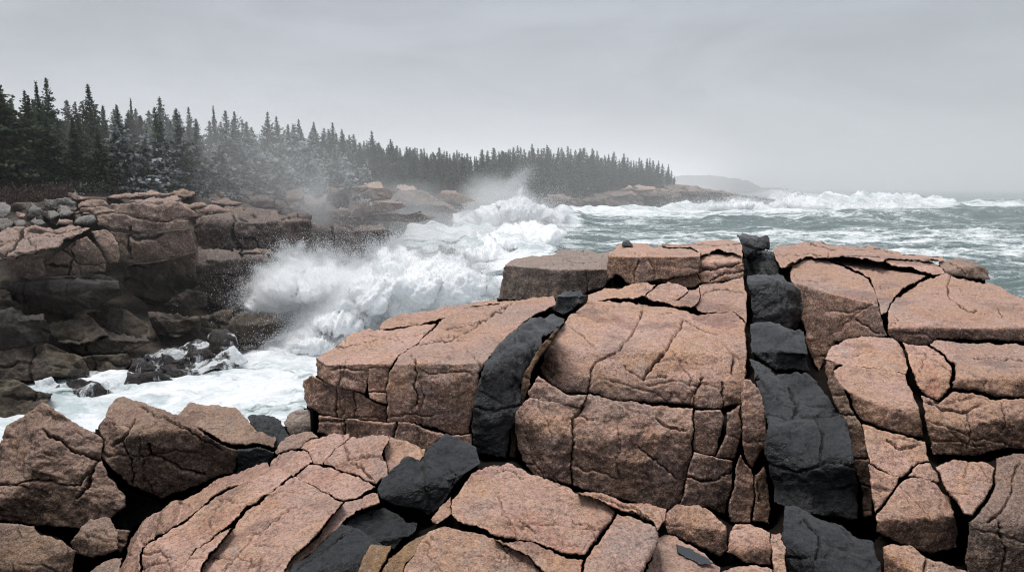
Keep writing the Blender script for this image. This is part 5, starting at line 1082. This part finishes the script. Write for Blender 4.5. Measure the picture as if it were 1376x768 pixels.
def billow(name, label, poly, Yt, Yb, lobes, group=None, step=1.6, wk=2.2, amp=1.0, drop=0, ds=.03, fall=9., up=1.0, src0=None):
    """a heap of white water with a soft torn front; poly is its outline as seen, Yt / Yb its distance at the top and the foot"""
    poly = np.array(poly, float); src0 = src0 or (poly[:, 0].mean(), poly[:, 1].max() + 20); x0, y0 = poly.min(0) - 12; x1, y1 = poly.max(0) + 12
    gx, gy = np.meshgrid(np.arange(x0, x1, step), np.arange(y0, y1, step)); shp = gx.shape; q = np.stack([gx.ravel(), gy.ravel()], 1)
    z = np.zeros(len(q)); P3 = np.stack([q[:, 0], q[:, 1], z], 1)
    w = np.stack([fbm(P3 / (16 * wk), 4), fbm(P3 / (16 * wk) + 40, 4)], 1) * 5.5 * wk
    qw = q + w; d, near = seg_dist(qw, poly); ins = inside(qw, poly); sd = np.where(ins, d, -d)
    dirn = near - qw; dirn /= np.maximum(np.linalg.norm(dirn, axis=1), 1e-6)[:, None]; dirn = np.where(ins[:, None], -dirn, dirn)
    q2 = np.where((sd < 0)[:, None], q + dirn * (-sd)[:, None], q); keep = sd > -step * 1.05; sdp = np.maximum(sd, 0)
    ys = (q2[:, 1] - poly[:, 1].min()) / np.ptp(poly[:, 1]); t = Yt + (Yb - Yt) * np.clip(ys, 0, 1); s = (Yt + Yb) / 2 / F0; sp = s / .045
    e = np.clip(sdp / 16, 0, 1); t = t - 16 * s * .9 * np.sqrt(1 - (1 - e) ** 2)
    for lx, ly, rx, ry, dp in lobes:
        rr = ((q2[:, 0] - lx) / rx) ** 2 + ((q2[:, 1] - ly) / ry) ** 2; t = t - dp * np.sqrt(np.clip(1 - rr, 0, 1) + .0) ** 1.3
    R = rays(q2[:, 0], q2[:, 1]); P = R * t[:, None]; G = P.reshape(*shp, 3)
    N = np.cross(np.gradient(G, axis=0), np.gradient(G, axis=1)).reshape(-1, 3); N /= np.maximum(np.linalg.norm(N, axis=1), 1e-9)[:, None]; N = np.where((N * R).sum(1)[:, None] > 0, -N, N)
    PP = P / sp; dd = .55 * fbm(PP * .35, 3) + .30 * (.3 - np.abs(perlin(PP * .9))) + .20 * (.3 - np.abs(perlin(PP * 2.1 + 4))) + .10 * fbm(PP * 4.5, 3, gain=.7)
    cx_, cy_ = src0; th = np.arctan2(q2[:, 1] - cy_, q2[:, 0] - cx_); rad_ = np.hypot(q2[:, 1] - cy_, q2[:, 0] - cx_)
    dd = .85 * dd + .22 * fbm(np.stack([th * 9, rad_ / 45, PP[:, 0] * .2], 1), 4, gain=.55) + .06 * fbm(np.stack([th * 40, rad_ / 18, PP[:, 0] * .2], 1), 3)
    P = P + N * (dd * amp * sp * (.3 + .7 * e))[:, None]
    idx = np.arange(len(q)).reshape(shp); a_ = idx[:-1, :-1].ravel(); b_ = idx[:-1, 1:].ravel(); c_ = idx[1:, 1:].ravel(); d_ = idx[1:, :-1].ravel()
    Q = np.stack([a_, d_, c_, b_], 1)[keep[a_] & keep[b_] & keep[c_] & keep[d_]]; used, inv = np.unique(Q, return_inverse=True); Q = inv.reshape(Q.shape); P = P[used]; Rr = R[used]; n0 = len(P)
    ed = np.concatenate([Q[:, [0, 1]], Q[:, [1, 2]], Q[:, [2, 3]], Q[:, [3, 0]]]); key = np.sort(ed, 1)
    _, fi, ct = np.unique(key[:, 0] * n0 + key[:, 1], return_index=True, return_counts=True); be = ed[fi[ct == 1]]; bv = np.unique(be); mp = -np.ones(n0, int); mp[bv] = np.arange(len(bv))
    cen = P.mean(0) + Rr.mean(0) * 40 * s; Fs = [Q]; rings = []; prev = bv; base = n0
    for f in (.1, .35, .8):
        ring = P[bv] + Rr[bv] * 45 * s * f; ring += (cen - ring) * f * .5; rings.append(ring); cur = base + np.arange(len(bv))
        Fs.append(np.stack([prev[mp[be[:, 1]]], prev[mp[be[:, 0]]], cur[mp[be[:, 0]]], cur[mp[be[:, 1]]]], 1)); prev = cur; base += len(bv)
    V = np.concatenate([P] + rings + [rings[-1].mean(0)[None]]); Fs.append(np.stack([prev[mp[be[:, 1]]], prev[mp[be[:, 0]]], np.full(len(be), base)], 1)); V[:, 2] += HC
    em = bpy.data.objects.new(name, None); COL.objects.link(em); em.location = V.mean(0)
    o = mesh_np('foam', V, Fs, MF); o.location = o.location - em.location; o.parent = em
    if drop:
        # thrown drops: thick along the torn rim, thinning outwards and upwards in tongues
        m = drop * 4; sdv = np.where(keep, sd, -99); edge = be[:, 0]; pick = rng.integers(len(edge), size=m); src = P[edge[pick]].copy(); dq = -dirn[used][edge[pick]]
        dist = rng.exponential(1.0, m) * fall * (.3 + 1.6 * ss(-.25, .35, fbm(src / sp * .55, 3)))
        ang = rng.normal(size=m) * .8; vx = dq[:, 0] * np.cos(ang) - dq[:, 1] * np.sin(ang); vy = dq[:, 0] * np.sin(ang) + dq[:, 1] * np.cos(ang) - .35 * up
        C = src + np.stack([vx * dist * s, rng.normal(size=m) * 1.2 * sp, -vy * dist * s], 1)
        kp = (vy < .5) & (fbm(C / sp * 1.5, 3) > -.1); C = C[kp][:drop]; C[:, 2] += HC
        C = C[C[:, 2] > .2]
        # and a dusting over the front
        k2 = rng.integers(n0, size=drop // 2); C2 = P[k2] - Rr[k2] * (rng.exponential(.5, len(k2)) * sp)[:, None]; C2 = C2 + rng.normal(size=C2.shape) * .3 * sp; C2[:, 2] += HC
        C = np.concatenate([C, C2]); S_ = ds * (.35 + 1.3 * rng.random(len(C)) ** 3) * sp
        o2 = drops(C, S_, 'spray', None, kind='stuff'); o2.location = o2.location - em.location; o2.parent = em
    tag(em, label, 'wave', group); return em
billow('breaking_wave', 'big white burst of surf exploding against the cliff across the cove',
   [(328,410),(334,394),(350,376),(375,358),(386,342),(397,337),(410,346),(440,348),(458,357),(480,357),(505,338),(530,326),(560,337),(600,347),(640,354),(665,372),(668,400),(600,420),(520,445),(450,480),(400,486),(340,486),(330,476),(362,463),(392,452),(414,436),(420,420),(408,407),(385,409),(374,421),(350,420)],
   46, 38.5, [(400,375,60,34,1.6),(460,400,60,50,2.2),(380,395,40,24,1.2),(530,380,60,50,2.2),(590,385,60,36,2.0),(430,450,60,30,1.4),(400,470,60,16,.8)], drop=130000, ds=.019, fall=10, src0=(440, 470))
cloud('burst_veil', 'veil of fine spray wrapped round the big burst', [(400,385,41,80,52,2.6),(470,395,41,70,50,2.8),(530,375,46,70,48,3),(430,440,39.5,60,36,2)], cat='spray', drop=0, dens=.55, thr=.55, amp=2.2, scl=1.6)
billow('surge_wave', 'heaving white surge in the middle of the cove behind the big burst', [(500,352),(530,335),(560,340),(600,338),(640,325),(650,305),(700,296),(745,300),(762,312),(745,335),(700,352),(640,366),(560,368)], 100, 78, [(580,350,50,16,3),(660,335,50,20,4),(710,318,50,20,4)], drop=20000, ds=.022, fall=6)
billow('surf_spout', 'tall wind-torn plume of spray in front of the distant wood', [(600,296),(620,286),(650,280),(672,268),(690,262),(703,250),(708,262),(722,274),(745,282),(765,290),(750,300),(680,306),(610,306)], 168, 158, [(650,290,30,12,3),(700,280,30,16,4)], drop=60000, ds=.013, fall=9, wk=1.6, up=1.6)
billow('breaking_wave', 'long tumbling breaker rolling in below the rocky point', [(890,286),(925,280),(950,275),(975,271),(1000,270),(1018,273),(1032,279),(1050,283),(1000,287),(940,290),(895,289)], 258, 250, [(970,276,40,9,5)], drop=20000, ds=.016, fall=3.5, wk=1.2)
billow('breaking_wave', 'foaming crest to the right of the point, farther out', [(1035,276),(1055,267),(1068,261),(1080,267),(1110,273),(1150,275),(1180,271),(1210,276),(1260,280),(1275,284),(1220,290),(1120,290),(1050,286)], 302, 294, [(1080,276,40,9,4),(1180,280,50,8,4)], drop=20000, ds=.016, fall=3.5, wk=1.2)
cloud('breaking_wave', 'distant white breaker beyond the point', [(1040,260,390,36,8,9),(1130,262,400,26,4,8)], drop=1500, ds=.018, dens=1.2, thr=.6)
# fine ballistic spray: streamers of drops
def streamer(name, label, a, b, Y, wpx, n, s, curve=0, cat='sea spray'):
    u = rng.random(n) ** .8; a = np.array(a, float); b = np.array(b, float); c = a + (b - a) * u[:, None]; c[:, 1] -= curve * np.sin(u * 3.14)
    ww = wpx * (.35 + .9 * u); q = np.stack([c[:, 0], c[:, 1], 0 * u], 1) / 14; m = fbm(np.concatenate([q[:, :2], rng.random((n, 1)) * .4], 1), 3)
    c = c + rng.normal(size=(n, 2)) * ww[:, None]; Yv = Y + rng.normal(size=n) * Y * .03
    R = rays(c[:, 0], c[:, 1]) * Yv[:, None]; R[:, 2] += HC; k = fbm(R / (Y / 30.), 3) > -.12
    return drops(R[k], (s * (.4 + 1.2 * rng.random(n) ** 3))[k], name, label, None, 'stuff')
streamer('fine_spray', 'fine drops flung up the cliff face left of the big burst', (400,362), (335,398), 43, 9, 5000, .012)
streamer('falling_spray', 'drops falling in front of the dark wet rock under the burst', (365,415), (405,450), 39, 9, 6000, .012)
streamer('spindrift', 'spindrift torn off the top of the far plume', (660,275), (712,230), 168, 6, 30000, .042, 4)
streamer('drift_spray', 'thin spray blowing over the rocks in front of the far wood', (610,292), (560,285), 150, 14, 9000, .03)
def fingers():
    """jets of drops leaving the crest of the burst"""
    C = []
    for (x0, y0, x1, y1, w_) in ((395,345,378,318,3),(388,350,362,330,3),(402,345,405,316,3),(430,350,424,326,4),(455,358,462,338,4),(365,372,338,352,3),(350,388,322,378,3),(500,345,498,318,5),(525,335,534,306,5),(480,358,478,338,5),(338,402,316,404,3),(420,348,440,322,3)):
        n = 3500; u = rng.random(n) ** 1.6; c = np.stack([x0 + (x1 - x0) * u, y0 + (y1 - y0) * u + 6 * u * u], 1) + rng.normal(size=(n, 2)) * (w_ * (.5 + 1.3 * u))[:, None]
        R = rays(c[:, 0], c[:, 1]) * (43 + rng.normal(size=n) * .8)[:, None]; R[:, 2] += HC; C.append(R[fbm(R * 1.4, 3) > -.1 + .25 * u])
    C = np.concatenate(C); drops(C, .013 + .03 * rng.random(len(C)) ** 3, 'spray_jets', 'jets of drops shooting off the crest of the big burst', None, 'stuff')
fingers()
# mist: real volumes of fine spray
def mist(name, label, px, py, Y, rx, ry, ryd, dens, scl=1.6, thr=.45, sh=(0, 0, 0)):
    c = pt(px, py, Y); s = Y / F0
    me = bpy.data.meshes.new(name); V, F = ico(3); me.from_pydata((V * 1.0).tolist(), [], F.tolist())
    o = bpy.data.objects.new(name, me); COL.objects.link(o); o.location = c; o.scale = (rx * s, ryd, ry * s); o.rotation_euler = (0, sh[1], 0)
    t = NT(name + '_vol'); oc = t.n('ShaderNodeTexCoord').outputs['Object']; ln = t.n('ShaderNodeVectorMath', {0: oc}, operation='LENGTH').outputs['Value']
    n = t.noise(t.n('ShaderNodeVectorMath', {0: oc, 1: (px * .1, py * .1, 0)}, operation='ADD').outputs[0], scl, 5, .62, .6)
    fall = t.ramp(ln, 1.0, .15)
    d = t.math('MULTIPLY', t.ramp(t.math('ADD', n, t.math('MULTIPLY', fall, .35)), thr, thr + .35), t.math('MULTIPLY', fall, dens))
    v = t.n('ShaderNodeVolumeScatter', {'Color': (.97, .975, .98), 'Density': d, 'Anisotropy': 0.0}); t.n('ShaderNodeOutputMaterial', {'Volume': v}); me.materials.append(t.m)
    tag(o, label, None, None, 'stuff'); return o
mist('spray_mist', 'mist hanging over the big burst of surf', 430, 365, 45, 120, 60, 4, .10)
mist('rising_mist', 'column of spray mist rising in front of the cliff-top trees', 418, 282, 62, 52, 85, 4, .12, 1.6, .5)
mist('drifting_mist', 'thin mist drifting across the buttress and wood', 330, 235, 62, 330, 130, 12, .030, .9, .1)
mist('plume_mist', 'mist of the far plume against the dark wood', 665, 262, 172, 75, 42, 12, .10, 1.8)
mist('surf_haze', 'bright haze over the churned water of the cove', 600, 310, 100, 190, 50, 22, .03, 1.2)
mist('shore_haze', 'haze along the rocks in front of the distant wood', 540, 268, 112, 120, 42, 12, .035, 1.4)
# sea haze over everything beyond the cove
def haze():
    me = bpy.data.meshes.new('haze'); x, y0, y1, z = 4200, 30, 6000, 90
    V = [(-x, y0, -3), (x, y0, -3), (x, y1, -3), (-x, y1, -3), (-x, y0, z), (x, y0, z), (x, y1, z), (-x, y1, z)]
    me.from_pydata(V, [], [(0, 3, 2, 1), (4, 5, 6, 7), (0, 1, 5, 4), (1, 2, 6, 5), (2, 3, 7, 6), (3, 0, 4, 7)])
    o = bpy.data.objects.new('sea_haze', me); COL.objects.link(o); t = NT('haze')
    v = t.n('ShaderNodeVolumeScatter', {'Color': (.99, .99, .99), 'Density': .0011}); t.n('ShaderNodeOutputMaterial', {'Volume': v}); me.materials.append(t.m)
    tag(o, 'grey sea haze veiling the distance', None, None, 'structure')
haze()
# white water draining off the washed boulders and foam at the foot of the rocks
# ================================================================== LIGHT
w = bpy.data.worlds.new('World'); SC.world = w; w.use_nodes = True
t = NT('w', w)
SUN_EL, SUN_AZ = radians(73), radians(-70)      # behind the camera, a little to the left
sky = t.n('ShaderNodeTexSky', sky_type='NISHITA', sun_disc=False, sun_elevation=SUN_EL, sun_rotation=SUN_AZ)
tc = t.n('ShaderNodeTexCoord').outputs['Generated']
z = t.n('ShaderNodeSeparateXYZ', {0: tc}).outputs[2]
el = t.math('ARCSINE', z)
cl = t.noise(t.scale(tc, (1.0, 1.0, 3.2)), 2.4, 6, .55, .8); cl2 = t.noise(t.scale(tc, (1, 1, 4)), 5, 5, .55, .5)
cloud = t.mix(t.ramp(el, -.02, .26), (.462, .490, .528), (.428, .455, .508))
v = t.math('ADD', t.ramp(cl,   .3, .7, -.14, .14), t.ramp(cl2, .3, .7, -.03, .03))
zen = t.ramp(el, .30, 1.35, 0, 1.25)                # an overcast sky is brightest overhead
k = t.math('ADD', t.math('ADD', 1.0, v), zen)
cloud = t.mix(1.0, cloud, t.n('ShaderNodeCombineXYZ', {0: k, 1: k, 2: k}).outputs[0], 'MULTIPLY')
sk = t.mix(1.0, sky.outputs[0], (.09, .09, .09), 'MULTIPLY')
colr = t.mix(.93, sk, cloud)
bg = t.n('ShaderNodeBackground', {'Color': colr, 'Strength': 1.0})
t.n('ShaderNodeOutputWorld', {'Surface': bg})
sl = bpy.data.lights.new('sun', 'SUN'); sl.energy = 2.35; sl.angle = radians(24); sl.color = (1, .95, .89)
so = bpy.data.objects.new('sun', sl); COL.objects.link(so)
so.rotation_euler = (radians(-6), radians(-16), 0); so.location = (0, -5, 40)
SC.view_settings.view_transform = 'Standard'; SC.view_settings.look = 'None'; SC.view_settings.exposure = 0
SC.cycles.max_bounces = 10; SC.cycles.diffuse_bounces = 3; SC.cycles.glossy_bounces = 2; SC.cycles.transmission_bounces = 2
SC.cycles.transparent_max_bounces = 8; SC.cycles.volume_bounces = 6
SC.cycles.caustics_reflective = False; SC.cycles.caustics_refractive = False

SC.cycles.use_denoising = True
try:
    SC.cycles.denoising_prefilter = 'NONE'
except Exception: pass
SC.cycles.pixel_filter_type = 'BLACKMAN_HARRIS'; SC.cycles.filter_width = 1.15
